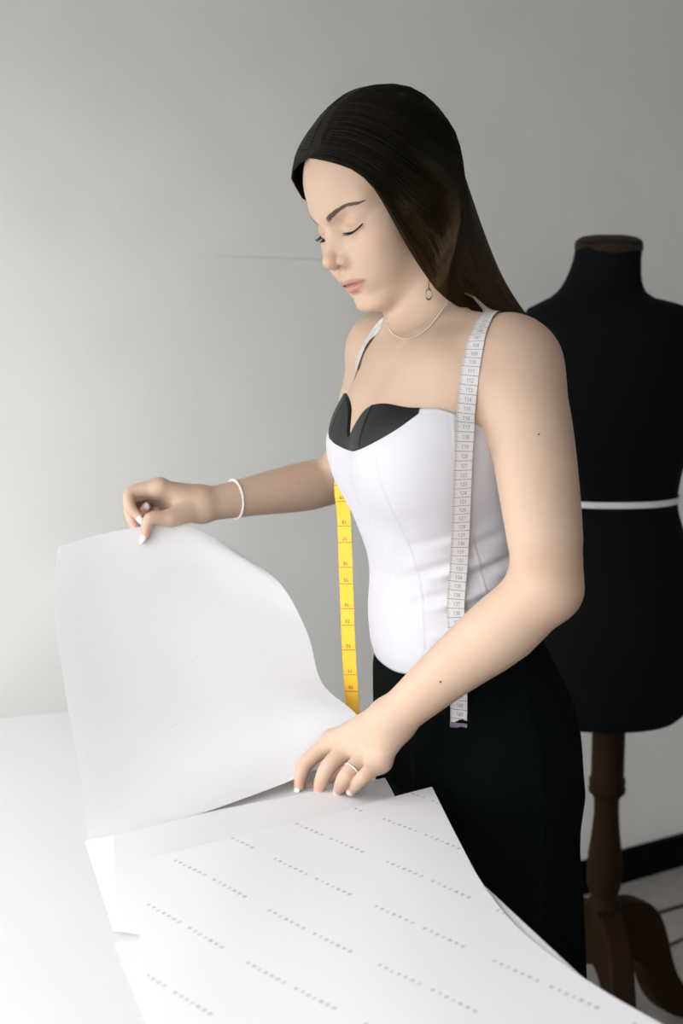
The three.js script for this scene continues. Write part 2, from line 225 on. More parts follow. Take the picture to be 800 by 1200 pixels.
// surface nets over sparse blocks; keep(x, y, z) limits the part that is meshed
function meshField(f, lo, hi, h, keep, iters = 2, slack = 1.5) {
  const B = 8, nx = Math.ceil((hi.x - lo.x) / h / B), ny = Math.ceil((hi.y - lo.y) / h / B), nz = Math.ceil((hi.z - lo.z) / h / B), NX = nx * B + 2, NY = ny * B + 2;
  const key = (i, j, k) => i + 1 + NX * (j + 1 + NY * (k + 1)), ids = new Map(), pos = [], faces = [], half = B * h * 0.866, S = B + 1, val = new Float32Array(S * S * S);
  for (let bk = 0; bk < nz; bk++) for (let bj = 0; bj < ny; bj++) for (let bi = 0; bi < nx; bi++) {
    const x0 = lo.x + bi * B * h, y0 = lo.y + bj * B * h, z0 = lo.z + bk * B * h, c = B * h / 2;
    if (keep && !keep(x0 + c, y0 + c, z0 + c, half)) continue;
    if (Math.abs(f(x0 + c, y0 + c, z0 + c)) > half * slack) continue;
    let any = 0;
    for (let k = 0, o = 0; k < S; k++) for (let j = 0; j < S; j++) for (let i = 0; i < S; i++, o++) { val[o] = f(x0 + i * h, y0 + j * h, z0 + k * h); any |= val[o] < 0 ? 1 : 2; }
    if (any !== 3) continue;
    for (let k = 0; k < B; k++) for (let j = 0; j < B; j++) for (let i = 0; i < B; i++) {
      const o = i + S * (j + S * k), v = [val[o], val[o + 1], val[o + S], val[o + S + 1], val[o + S * S], val[o + S * S + 1], val[o + S * S + S], val[o + S * S + S + 1]];
      let m = 0; for (let c = 0; c < 8; c++) if (v[c] < 0) m |= 1 << c;
      if (m === 0 || m === 255) continue;
      if (keep && !keep(x0 + (i + 0.5) * h, y0 + (j + 0.5) * h, z0 + (k + 0.5) * h, 0)) continue;
      let sx = 0, sy = 0, sz = 0, n = 0;
      for (let a = 0; a < 8; a++) for (const d of [1, 2, 4]) if (!(a & d)) { const b = a | d; if ((v[a] < 0) !== (v[b] < 0)) { const t = v[a] / (v[a] - v[b]); sx += (a & 1) + (d === 1 ? t : 0); sy += ((a >> 1) & 1) + (d === 2 ? t : 0); sz += ((a >> 2) & 1) + (d === 4 ? t : 0); n++; } }
      const gi = bi * B + i, gj = bj * B + j, gk = bk * B + k;
      ids.set(key(gi, gj, gk), pos.length / 3); pos.push(lo.x + (gi + sx / n) * h, lo.y + (gj + sy / n) * h, lo.z + (gk + sz / n) * h);
      const s0 = v[0] < 0;
      if (s0 !== (v[1] < 0)) faces.push([gi, gj, gk, 0, s0]);
      if (s0 !== (v[2] < 0)) faces.push([gi, gj, gk, 1, s0]);
      if (s0 !== (v[4] < 0)) faces.push([gi, gj, gk, 2, s0]);
    }
  }
  const idx = [];
  for (const [i, j, k, ax, s] of faces) {
    const q = ax === 0 ? [key(i, j - 1, k - 1), key(i, j, k - 1), key(i, j, k), key(i, j - 1, k)] : ax === 1 ? [key(i - 1, j, k - 1), key(i - 1, j, k), key(i, j, k), key(i, j, k - 1)] : [key(i - 1, j - 1, k), key(i, j - 1, k), key(i, j, k), key(i - 1, j, k)];
    const [a, b, c, d] = q.map((t) => ids.get(t)); if (a === undefined || b === undefined || c === undefined || d === undefined) continue;
    s ? idx.push(a, b, c, a, c, d) : idx.push(a, c, b, a, d, c);
  }
  const nor = new Float32Array(pos.length), e = h * 0.4, P3 = new Float32Array(pos);
  for (let i = 0; i < P3.length; i += 3) {
    let x = P3[i], y = P3[i + 1], z = P3[i + 2], gx = 0, gy = 0, gz = 0;
    for (let it = 0; it <= iters; it++) {
      gx = f(x + e, y, z) - f(x - e, y, z); gy = f(x, y + e, z) - f(x, y - e, z); gz = f(x, y, z + e) - f(x, y, z - e);
      const l = Math.hypot(gx, gy, gz) || 1; gx /= l; gy /= l; gz /= l;
      if (it < iters) { const d = clamp(f(x, y, z) * 2 * e / l, -h * 0.4, h * 0.4); x -= gx * d; y -= gy * d; z -= gz * d; }
    }
    P3[i] = x; P3[i + 1] = y; P3[i + 2] = z; nor[i] = gx; nor[i + 1] = gy; nor[i + 2] = gz;
  }
  const g = new THREE.BufferGeometry(); g.setAttribute('position', new THREE.BufferAttribute(P3, 3)); g.setAttribute('normal', new THREE.BufferAttribute(nor, 3)); g.setIndex(idx); return g;
}
const grow = (pts, r) => { const b = new THREE.Box3().setFromPoints(pts); return b.expandByScalar(r); };

// ---------------------------------------------------------------- the person: frames and joints
const PHI = 73 * Math.PI / 180, BF = V(-Math.sin(PHI), 0, Math.cos(PHI)), BL = V(Math.cos(PHI), 0, Math.sin(PHI));   // the body's forward and its left
const BO = P(556, 800, 1.68).setY(0);                             // on the floor under the pelvis
const B2W = (x, y, z) => V(BO.x + BL.x * x + BF.x * z, y, BO.z + BL.z * x + BF.z * z);
// torso sections: height, half width, depth to the front, depth to the back, axis offset forward
const SEC = table1([[0.70, 0.135, 0.09, 0.09, -0.005], [0.80, 0.145, 0.098, 0.090, 0], [0.86, 0.144, 0.100, 0.092, 0.002], [0.93, 0.136, 0.103, 0.076, 0.008], [0.98, 0.123, 0.101, 0.071, 0.016], [1.04, 0.112, 0.090, 0.074, 0.027], [1.09, 0.117, 0.092, 0.078, 0.040], [1.14, 0.128, 0.094, 0.085, 0.052], [1.19, 0.136, 0.090, 0.093, 0.058], [1.235, 0.140, 0.080, 0.097, 0.054], [1.275, 0.130, 0.068, 0.088, 0.048], [1.305, 0.098, 0.056, 0.066, 0.046], [1.33, 0.055, 0.045, 0.048, 0.049], [1.36, 0.050, 0.045, 0.050, 0.052], [1.40, 0.048, 0.044, 0.048, 0.055]]);
const bustL = B2W(0.064, 1.18, 0.094), bustR = B2W(-0.062, 1.18, 0.088);
const breastL = ball(bustL, 0.055), breastR = ball(bustR, 0.055);
function trunk(x, y, z) {
  const rx = x - BO.x, rz = z - BO.z, lx = rx * BL.x + rz * BL.z, lz = rx * BF.x + rz * BF.z, yy = clamp(y, 0.7, 1.36);
  const a = SEC(yy, 1), zz = lz - SEC(yy, 4), b = lerp(SEC(yy, 3), SEC(yy, 2), sstep(-0.05, 0.05, zz)), u = Math.abs(lx) / a, v = Math.abs(zz) / b, r = Math.pow(Math.pow(u, 2.25) + Math.pow(v, 2.25), 1 / 2.25);
  let d = (r - 1) * Math.min(a, b) * 0.9;
  d = smax(Math.max(d, 0.72 - y), y - 1.318, 0.04);
  d = smin(d, breastL(x, y, z), 0.055); d = smin(d, breastR(x, y, z), 0.055);
  return d;
}
// joints
const SL = P(606, 430, 1.522), EL = P(640, 688, 1.415), WL = P(464, 839, 1.50);
const SR = P(452, 412, 1.80), ER = P(404, 560, 1.98), WR = P(240, 592, 1.87);
const NECK0 = P(512, 385, 1.665), HEADC = P(457, 245, 1.655);
const onlyNear = (c, r, f) => (x, y, z, cur) => { const d = Math.hypot(x - c.x, y - c.y, z - c.z) - r; return d > cur ? d : f(x, y, z); };
// chains of tapered capsules joined smoothly
function chain(pts, rad, k) { const cs = []; for (let i = 0; i + 1 < pts.length; i++) cs.push(capsule(pts[i], pts[i + 1], rad[i], rad[i + 1])); return (x, y, z) => { let d = cs[0](x, y, z); for (let i = 1; i < cs.length; i++) d = smin(d, cs[i](x, y, z), k); return d; }; }
function limb(P0, R0, n = 12) { // a smooth tapering limb
  const ps = [], rs = [], rt = table1(R0.map((r, i) => [i, r])); for (let i = 0; i <= n; i++) { ps.push(curveAt(P0, i / n)); rs.push(rt(i / n * (R0.length - 1), 1)); }
  const cs = []; for (let i = 0; i < n; i++) cs.push(capsule(ps[i], ps[i + 1], rs[i], rs[i + 1]));
  return (x, y, z) => { let d = 1e9; for (const c of cs) d = Math.min(d, c(x, y, z)); return d; };
}
const mid = (a, b, t) => a.clone().lerp(b, t);
function arm(S, E, W, back, s = 1, dx = 0) {
  const bulge = mid(E, W, 0.28).addScaledVector(back, 0.003);
  const upper = limb([S, mid(S, E, 0.35).add(V(dx, 0, 0)), mid(S, E, 0.8).add(V(dx, 0, 0)), E], [0.0460 * s, 0.0440 * s, 0.0380 * s, 0.0315 * s]);
  const fore = limb([E, bulge, mid(E, W, 0.62), mid(E, W, 0.9), W], [0.0315 * s, 0.0365 * s, 0.0300 * s, 0.0245 * s, 0.0235 * s]);
  const tip = ball(E.clone().addScaledVector(back, 0.006), 0.026 * s);
  return (x, y, z) => smin(smin(upper(x, y, z), fore(x, y, z), 0.022), tip(x, y, z), 0.012);
}
const armL = arm(SL, EL, WL, P(672, 712, 1.40).sub(EL).normalize(), 1, 0.005), armR = arm(SR, ER, WR, P(440, 570, 2.03).sub(ER).normalize(), 0.93);
// hands: finger = [MCP, PIP, DIP, tip]
const pts = (l) => l.map(([x, y, d]) => P(x, y, d));
const HL = { index: pts([[391, 868, 1.553], [361, 891, 1.548], [352, 909, 1.548], [350.5, 922, 1.545]]), middle: pts([[411, 873, 1.533], [386, 897, 1.520], [377, 914, 1.522], [374, 925, 1.524]]), ring: pts([[431, 883, 1.513], [407, 908, 1.496], [400, 919, 1.506], [397, 925, 1.515]]), pinky: pts([[446, 892, 1.497], [426, 910, 1.484], [418, 919, 1.493], [413, 925, 1.503]]), thumb: pts([[447, 872, 1.55], [412, 893, 1.572], [385, 911, 1.572], [367, 922, 1.562]]) };
const HR = { index: pts([[187, 571, 1.845], [154.5, 577, 1.838], [152.5, 594, 1.826], [162, 605, 1.822]]), middle: pts([[185, 573, 1.868], [154, 584, 1.862], [154, 606, 1.850], [160, 621, 1.842]]), ring: pts([[189, 579, 1.888], [162, 587, 1.885], [165, 601, 1.868], [172, 594, 1.858]]), pinky: pts([[196, 587, 1.902], [171, 595, 1.898], [177, 606, 1.882], [183, 598, 1.872]]), thumb: pts([[219, 600, 1.850], [199, 607, 1.832], [176, 608, 1.818], [170, 627, 1.815]]) };
const RADII = { index: [0.0105, 0.0088, 0.0077, 0.0062], middle: [0.0108, 0.0092, 0.008, 0.0064], ring: [0.0105, 0.0088, 0.0076, 0.0061], pinky: [0.0095, 0.0076, 0.0066, 0.0054], thumb: [0.0135, 0.0103, 0.0086, 0.0062] };
function hand(W, H, s = 1) {
  const names = ['index', 'middle', 'ring', 'pinky'], fs = [...names, 'thumb'].map((n) => limb(H[n], RADII[n].map((r) => r * s), 12));
  const palm = names.map((n, i) => capsule(mid(W, H[n][0], 0.2), mid(W, H[n][0], 0.97), 0.0185 * s, [0.0115, 0.0118, 0.0112, 0.0105][i] * s)), th = capsule(mid(W, H.thumb[0], 0.3), H.thumb[1], 0.0145 * s, 0.0108 * s);
  const knuckle = names.map((n) => ball(H[n][0], 0.0110 * s));
  const web = [0, 1, 2].map((i) => capsule(mid(H[names[i]][0], H[names[i]][1], 0.12), mid(H[names[i + 1]][0], H[names[i + 1]][1], 0.12), 0.0075 * s, 0.0075 * s));
  return (x, y, z) => {
    let p = palm[0](x, y, z); for (let i = 1; i < 4; i++) p = smin(p, palm[i](x, y, z), 0.014);
    for (const kn of knuckle) p = smin(p, kn(x, y, z), 0.008);
    for (const w of web) p = smin(p, w(x, y, z), 0.01);
    p = smin(p, th(x, y, z), 0.014);
    let d = 1e9; for (const f of fs) d = Math.min(d, f(x, y, z));
    return smin(p, d, 0.006);
  };
}
const cL = mid(WL, HL.middle[2], 0.55), cR = mid(WR, HR.middle[2], 0.55);
const handL = onlyNear(cL, 0.125, hand(WL, HL)), handR = onlyNear(cR, 0.125, hand(WR, HR, 0.98));
// head frame: x to her left, y up, z forward, centred between the ears
const HY = 57 * Math.PI / 180, HP = 25 * Math.PI / 180, HROLL = 0.12;
const hz0 = V(-Math.sin(HY), 0, Math.cos(HY)), hx0 = V(Math.cos(HY), 0, Math.sin(HY));
const hz = hz0.clone().multiplyScalar(Math.cos(HP)).add(V(0, -Math.sin(HP), 0)).normalize(), hy1 = hz.clone().cross(hx0).normalize();
const hx = hx0.clone().multiplyScalar(Math.cos(HROLL)).addScaledVector(hy1, Math.sin(HROLL)), hy = hz.clone().cross(hx).normalize();
const HS = 0.935;                                                  // head size
const H2W = (x, y, z) => HEADC.clone().addScaledVector(hx, x * HS).addScaledVector(hy, y * HS).addScaledVector(hz, z * HS);
const W2H = (x, y, z) => { x -= HEADC.x; y -= HEADC.y; z -= HEADC.z; return [(x * hx.x + y * hx.y + z * hx.z) / HS, (x * hy.x + y * hy.y + z * hy.z) / HS, (x * hz.x + y * hz.y + z * hz.z) / HS]; };
const LX = (f) => (x, y, z) => f(Math.abs(x), y, z);
const v3 = V;
const hp = {
  cranium: ellip(0, 0.047, -0.014, 0.074, 0.097, 0.096), fore: ellip(0, 0.05, 0.018, 0.064, 0.056, 0.072), face: ellip(0, -0.028, 0.034, 0.057, 0.083, 0.062),
  jaw: capsule(v3(0.050, -0.052, 0.004), v3(0.017, -0.098, 0.071), 0.017, 0.0165), chin: ellip(0, -0.099, 0.0775, 0.017, 0.0155, 0.0175), zyg: ellip(0.046, -0.016, 0.058, 0.02, 0.017, 0.022), cheek: ellip(0.032, -0.046, 0.062, 0.024, 0.026, 0.024),
  brow: capsule(v3(0.010, 0.030, 0.083), v3(0.046, 0.033, 0.062), 0.010, 0.010),
  bridge: capsule(v3(0, 0.016, 0.0835), v3(0, -0.0235, 0.1065), 0.0072, 0.0085), tip: ellip(0, -0.0275, 0.1095, 0.0092, 0.0085, 0.0095), ala: ellip(0.0142, -0.0315, 0.0975, 0.0068, 0.0072, 0.0092), side: capsule(v3(0.007, -0.004, 0.0875), v3(0.010, -0.030, 0.094), 0.007, 0.008), nostril: ellip(0.0082, -0.0395, 0.1015, 0.0045, 0.0045, 0.0062), septum: capsule(v3(0, -0.034, 0.1075), v3(0, -0.041, 0.0965), 0.004, 0.0045),
  socket: ellip(0.033, 0.011, 0.097, 0.0185, 0.0128, 0.016), eye: ellip(0.0335, 0.0095, 0.0718, 0.0168, 0.0128, 0.0125), 
  muzzle: ellip(0, -0.063, 0.078, 0.027, 0.026, 0.0215), upA: capsule(v3(0.0035, -0.0572, 0.0995), v3(0.0285, -0.0622, 0.0815), 0.0046, 0.002), upB: ellip(0, -0.058, 0.0988, 0.006, 0.0042, 0.005), low: capsule(v3(0, -0.0697, 0.0975), v3(0.0225, -0.0648, 0.0850), 0.0053, 0.0024), slit: capsule(v3(0, -0.0637, 0.1054), v3(0.030, -0.0625, 0.0848), 0.0013, 0.0014), phil: capsule(v3(0, -0.043, 0.1035), v3(0, -0.053, 0.1055), 0.0025, 0.003), ment: ellip(0, -0.082, 0.1045, 0.016, 0.0055, 0.0105),
  ear: ellip(0.074, 0.0, -0.006, 0.006, 0.03, 0.018),
};
const faceMap = table1([[-0.14, -0.151], [-0.088, -0.099], [-0.0585, -0.0637], [-0.0222, -0.0275], [0.02, 0.02], [0.06, 0.06], [0.2, 0.2]]), faceY = (y) => (y > 0.06 || y < -0.14 ? y : faceMap(y, 1));   // shortens the lower face a little
function headLocal(x0, y0, z) {
  const y = y0 > 0.06 ? y0 : y0 < -0.14 ? y0 - 0.011 : faceMap(y0, 1);
  const x = Math.abs(x0);
  let d = hp.cranium(x, y, z);
  d = smin(d, hp.fore(x, y, z), 0.03); d = smin(d, hp.face(x, y, z), 0.03); d = smin(d, hp.jaw(x, y, z), 0.022); d = smin(d, hp.chin(x, y, z), 0.018);
  if (z > 0) {
    d = smin(d, hp.zyg(x, y, z), 0.028); d = smin(d, hp.cheek(x, y, z), 0.03); d = smin(d, hp.brow(x, y, z), 0.02);
    d = smin(d, hp.muzzle(x, y, z), 0.016);
    d = smax(d, -hp.socket(x, y, z), 0.016); d = smin(d, hp.eye(x, y, z), 0.005);
    let n = smin(hp.bridge(x, y, z), hp.side(x, y, z), 0.012); n = smin(n, hp.tip(x, y, z), 0.008); n = smin(n, hp.ala(x, y, z), 0.0045); n = smin(n, hp.septum(x, y, z), 0.004);
    d = smin(d, n, 0.009); d = smax(d, -hp.nostril(x, y, z), 0.003);
    d = smax(d, -hp.phil(x, y, z), 0.005); d = smax(d, -hp.ment(x, y, z), 0.012);
    let l = smin(hp.upA(x, y, z), hp.upB(x, y, z), 0.004); d = smin(d, l, 0.004); d = smin(d, hp.low(x, y, z), 0.0045); d = smax(d, -hp.slit(x, y, z), 0.004);
  }
  d = smin(d, hp.ear(x, y, z), 0.006);
  return d;
}
const headField = onlyNear(HEADC, 0.19, (x, y, z) => { const [a, b, c] = W2H(x, y, z); return headLocal(a, b, c) * HS; });
const neckTop = H2W(0, -0.055, -0.022), neck = chain([NECK0.clone().addScaledVector(V(0, -1, 0), 0.03), mid(NECK0, neckTop, 0.5), neckTop], [0.056, 0.0485, 0.05], 0.03);
const pit = B2W(0, 1.288, 0.098);
const clavL = capsule(B2W(0.016, 1.291, 0.088), B2W(0.112, 1.298, 0.046), 0.0075, 0.006), clavR = capsule(B2W(-0.016, 1.291, 0.088), B2W(-0.112, 1.298, 0.046), 0.0075, 0.006);
const trapL = capsule(B2W(0.03, 1.305, 0.030), P(590, 408, 1.54), 0.025, 0.034), trapR = capsule(B2W(-0.03, 1.318, 0.028), SR.clone().add(V(0, 0.008, 0)), 0.026, 0.030);
const pecL = capsule(B2W(0.07, 1.258, 0.062), SL.clone().addScaledVector(BF, 0.005), 0.03, 0.032), pecR = capsule(B2W(-0.07, 1.258, 0.062), SR.clone().addScaledVector(BF, 0.005), 0.03, 0.032);
const legL = chain([B2W(0.085, 0.80, -0.005), B2W(0.085, 0.45, 0.01), B2W(0.085, 0.08, -0.02)], [0.062, 0.05, 0.036], 0.03), legR = chain([B2W(-0.085, 0.80, -0.005), B2W(-0.085, 0.45, 0.01), B2W(-0.085, 0.08, -0.02)], [0.062, 0.05, 0.036], 0.03);
const tight = (x, y, z) => { // the trunk, drawn in a little where clothes cover it
  const t = trunk(x, y, z), c = sstep(1.19, 1.14, y) * 0.006 + sstep(1.0, 0.93, y) * 0.012; return t + c;
};
function bodyField(x, y, z) {
  let d = tight(x, y, z);
  if (y > 1.1) { d = smin(d, trapL(x, y, z), 0.04); d = smin(d, trapR(x, y, z), 0.04); d = smin(d, pecL(x, y, z), 0.045); d = smin(d, pecR(x, y, z), 0.045); d = smin(d, clavL(x, y, z), 0.012); d = smin(d, clavR(x, y, z), 0.012); d = smin(d, neck(x, y, z), 0.03); }
  if (y < 0.9) { d = smin(d, legL(x, y, z), 0.03); d = smin(d, legR(x, y, z), 0.03); }
  const aL = armL(x, y, z), aR = armR(x, y, z), hL = handL(x, y, z, 0.2), hR = handR(x, y, z, 0.2);
  const kL = lerp(0.008, 0.03, sstep(1.17, 1.27, y)); d = smin(d, smin(aL, hL, 0.012), kL); d = smin(d, smin(aR, hR, 0.012), kL);
  if (y > 1.2) d = smin(d, headField(x, y, z, 0.15), 0.018);
  return d;
}
const person = group('person', BO);
tag(person, 'young woman with long dark hair in a white corset top and black trousers, lifting paper', 'person');
const skinAt = (x, y, z) => { // natural colouring of the skin
  const n = noise3(x * 40, y * 40, z * 40) * 0.6 + noise3(x * 130, y * 130, z * 130) * 0.4; let c = [0.49, 0.345, 0.255]; const m = 0.97 + 0.06 * n; c = [c[0] * m, c[1] * m, c[2] * m];
  const mix = (q, t) => { for (let i = 0; i < 3; i++) c[i] = lerp(c[i], q[i], t); };
  for (const [W, H] of [[WL, HL], [WR, HR]]) { // rosier knuckles and finger tips
    if (Math.hypot(x - W.x, y - W.y, z - W.z) < 0.2) for (const f of Object.values(H)) { for (const [j, r, t] of [[0, 0.012, 0.3], [1, 0.011, 0.3], [3, 0.014, 0.4]]) { const q = f[j], e = Math.hypot(x - q.x, y - q.y, z - q.z); mix([0.52, 0.27, 0.20], t * (1 - sstep(r * 0.5, r * 1.4, e))); } }
  }
  for (const e of [EL]) mix([0.52, 0.30, 0.21], 0.35 * (1 - sstep(0.02, 0.06, Math.hypot(x - e.x, y - e.y, z - e.z))));
  const [a0, b0, g] = W2H(x, y, z), a = Math.abs(a0), b = faceY(b0);
  if (g > 0 && b > -0.13 && b < 0.13 && a < 0.09) {
    mix([0.57, 0.29, 0.23], 0.40 * (1 - sstep(0.008, 0.034, Math.hypot(a - 0.044, b + 0.022, g - 0.062)))); // cheeks
    mix([0.55, 0.29, 0.22], 0.3 * (1 - sstep(0.006, 0.02, Math.hypot(a - 0.006, b + 0.03, g - 0.108))));
    mix([0.40, 0.22, 0.15], 0.40 * (1 - sstep(0.6, 1.15, Math.hypot((a - 0.035) / 0.019, (b - 0.0135) / 0.009)))); // eye shadow
    const lw = (b + 0.0637) > 0 ? Math.hypot(a / 0.031, (b + 0.0637) / (0.0098 - 0.003 * sstep(0.003, 0, a) + 0.0)) : Math.hypot(a / 0.028, (b + 0.0637) / 0.0118);
    if (g > 0.07) mix(b > -0.0637 ? [0.37, 0.155, 0.13] : [0.41, 0.19, 0.165], 0.85 * (1 - sstep(0.82, 1.08, lw)));
    if (g > 0.07) mix([0.22, 0.07, 0.06], 0.55 * (1 - sstep(0.0008, 0.0030, Math.abs(b + 0.0637 - a * 0.03))) * (1 - sstep(0.026, 0.031, a)));
  }
  return c;
};
function paint(g, fn) { const p = g.attributes.position, c = new Float32Array(p.count * 3); for (let i = 0; i < p.count; i++) c.set(fn(p.getX(i), p.getY(i), p.getZ(i)), i * 3); g.setAttribute('color', new THREE.BufferAttribute(c, 3)); return g; }
const skinMat = phys({ vertexColors: true, roughness: 0.5, specularIntensity: 0.6, sheen: 0.15, sheenRoughness: 0.5, sheenColor: rgb(1, 0.75, 0.6) });
const headCut = (x, y, z) => { const [a, b, c] = W2H(x, y, z); return Math.max(Math.hypot(a, b, c - 0.01) - 0.158, -0.118 + 0.35 * (0.05 - c) - b); };   // below 0 in the finely meshed head
const inHand = (x, y, z) => Math.min(Math.hypot(x - cL.x, y - cL.y, z - cL.z), Math.hypot(x - cR.x, y - cR.y, z - cR.z)) - 0.1;
{
  const all = new THREE.Box3(V(-0.45, 0.03, -2.12), V(0.5, 1.66, -1.25));
  const gs = [meshField(bodyField, all.min, all.max, 0.005, (x, y, z, r) => headCut(x, y, z) > -0.004 - r && inHand(x, y, z) > -0.004 - r)];
  const hb = grow([HEADC], 0.19); gs.push(meshField(bodyField, hb.min, hb.max, 0.00125, (x, y, z, r) => headCut(x, y, z) < 0.003 + r));
  for (const c of [cL, cR]) { const b = grow([c], 0.115); gs.push(meshField(bodyField, b.min, b.max, 0.0018, (x, y, z, r) => Math.hypot(x - c.x, y - c.y, z - c.z) - 0.1 < 0.003 + r)); }
  const g = mergeGeometries(gs); paint(g, skinAt);
  obj('body', g, skinMat, person);
}

// ---------------------------------------------------------------- clothes
const AX = (y) => B2W(0, y, SEC(clamp(y, 0.7, 1.36), 4));
function onTrunk(th, y, off) { // the point on the trunk in direction th (0 = forward, positive to her left), off outside it
  const o = AX(y), dx = BF.x * Math.cos(th) + BL.x * Math.sin(th), dz = BF.z * Math.cos(th) + BL.z * Math.sin(th); let a = 0.02, b = 0.26;
  for (let i = 0; i < 26; i++) { const m = (a + b) / 2; trunk(o.x + dx * m, y, o.z + dz * m) < 0 ? a = m : b = m; }
  return V(o.x + dx * (a + off), y, o.z + dz * (a + off));
}
const DEG = Math.PI / 180;
const sym = (keys) => { const f = table1(keys); return (th) => { let t = ((th / DEG + 180) % 360 + 360) % 360 - 180; return f(Math.abs(t), 1); }; };
const topLine = sym([[0, 1.193], [3, 1.196], [8, 1.208], [16, 1.222], [28, 1.232], [42, 1.236], [58, 1.234], [72, 1.235], [90, 1.217], [104, 1.2], [180, 1.195]]);
const cupLine = sym([[0, 1.183], [12, 1.184], [24, 1.187], [38, 1.196], [52, 1.213], [64, 1.2355], [72, 1.25]]);
const bottomLine = sym([[0, 0.929], [25, 0.931], [60, 0.944], [100, 0.968], [130, 0.985], [180, 0.985]]);
const seamAt = [18, 46, 82, 118, 150, -18, -46, -82, -118, -150];
function corsetOff(th, y) {
  const t = th / DEG; let o = 0.005;
  for (const s of seamAt) { const d = t - s - 10 * Math.cos((y - 1.04) * 9) * (Math.abs(s) < 90 ? Math.sign(s) * 0.6 : 0) + 4; o += 0.0006 * Math.exp(-((d / 0.7) ** 2)) - 0.0003 * Math.exp(-(((d - 1.6) / 0.8) ** 2)); }
  // soft creases at the side of the waist
  const side = Math.exp(-(((t - 88) / 34) ** 2)) * Math.exp(-(((y - 1.035) / 0.055) ** 2));
  o += side * 0.0032 * (Math.sin((y - (t - 60) * 0.0009) * 210 + 2.2 * noise3(t * 0.03, y * 12, 5)) + 0.5 * Math.sin((y - (t - 60) * 0.0006) * 390));
  o += 0.0010 * (noise3(t * 0.05, y * 18, 1) - 0.5);
  return o;
}
const fabricBump = dataTex(128, (u, v) => 0.5 + 0.2 * Math.sin(u * 2 * Math.PI * 32) * Math.sin(v * 2 * Math.PI * 32) + 0.3 * (tileNoise(u, v, 64, 21) - 0.5), 1);
const whiteCloth = phys({ color: rgb(0.49, 0.478, 0.51), roughness: 0.75, sheen: 0.2, sheenRoughness: 0.5, bumpMap: fabricBump, bumpScale: 0.0002 });
const blackCup = phys({ color: rgb(0.005, 0.006, 0.0055), roughness: 0.42, specularIntensity: 0.4 });
{
  const N = 640, M = 110;
  const g = sheet((u, v) => { // from the inside of the top edge down to the inside of the hem
    const th = Math.PI - u * 2 * Math.PI, top = Math.min(topLine(th), cupLine(th) + 0.001), bot = bottomLine(th), w = v * (M + 2) / M - 1 / M, y = lerp(top, bot, clamp(w, 0, 1)), inner = (w < -1e-9 || w > 1 + 1e-9) ? -0.006 : 0;
    const ease = 1 - 0.45 * sstep(0.02, 0, Math.min(w, 1 - w) * 0.28); return onTrunk(th, y, corsetOff(th, y) * ease + inner);
  }, N, M + 2, (u, v) => [u * 8, v * 3]);
  obj('corset', g, whiteCloth, person);
  const span = 62.5 * DEG, cup = sheet((u, v) => { const th = span - u * 2 * span, top = topLine(th), lo = Math.min(cupLine(th), top) - 0.003, w = v * 22 / 20 - 1 / 20, y = lerp(top + 0.001, lo, clamp(w, 0, 1)), out = 0.0036 + 0.0008 * Math.exp(-(((Math.abs(th / DEG) - 30) / 1.2) ** 2)); return onTrunk(th, y, w < -1e-9 ? -0.004 : out - (w > 1 + 1e-9 ? 0.004 : 0)); }, 240, 22);
  obj('bust_insert', cup, blackCup, person).userData.label = 'shiny black bust insert';
  for (const s of [1]) { const p = []; for (let i = 0; i <= 10; i++) { const th = 30 * DEG * s, y = lerp(topLine(th) + 0.001, cupLine(th), i / 10); p.push(onTrunk(th, y, 0.0045)); } obj('cup_seam', tube(p, 0.0007, 20, 6), blackCup, person); }
}
const blackCloth = phys({ color: rgb(0.0022, 0.0036, 0.003), roughness: 0.9, specularIntensity: 0.05, bumpMap: fabricBump, bumpScale: 0.0002 });
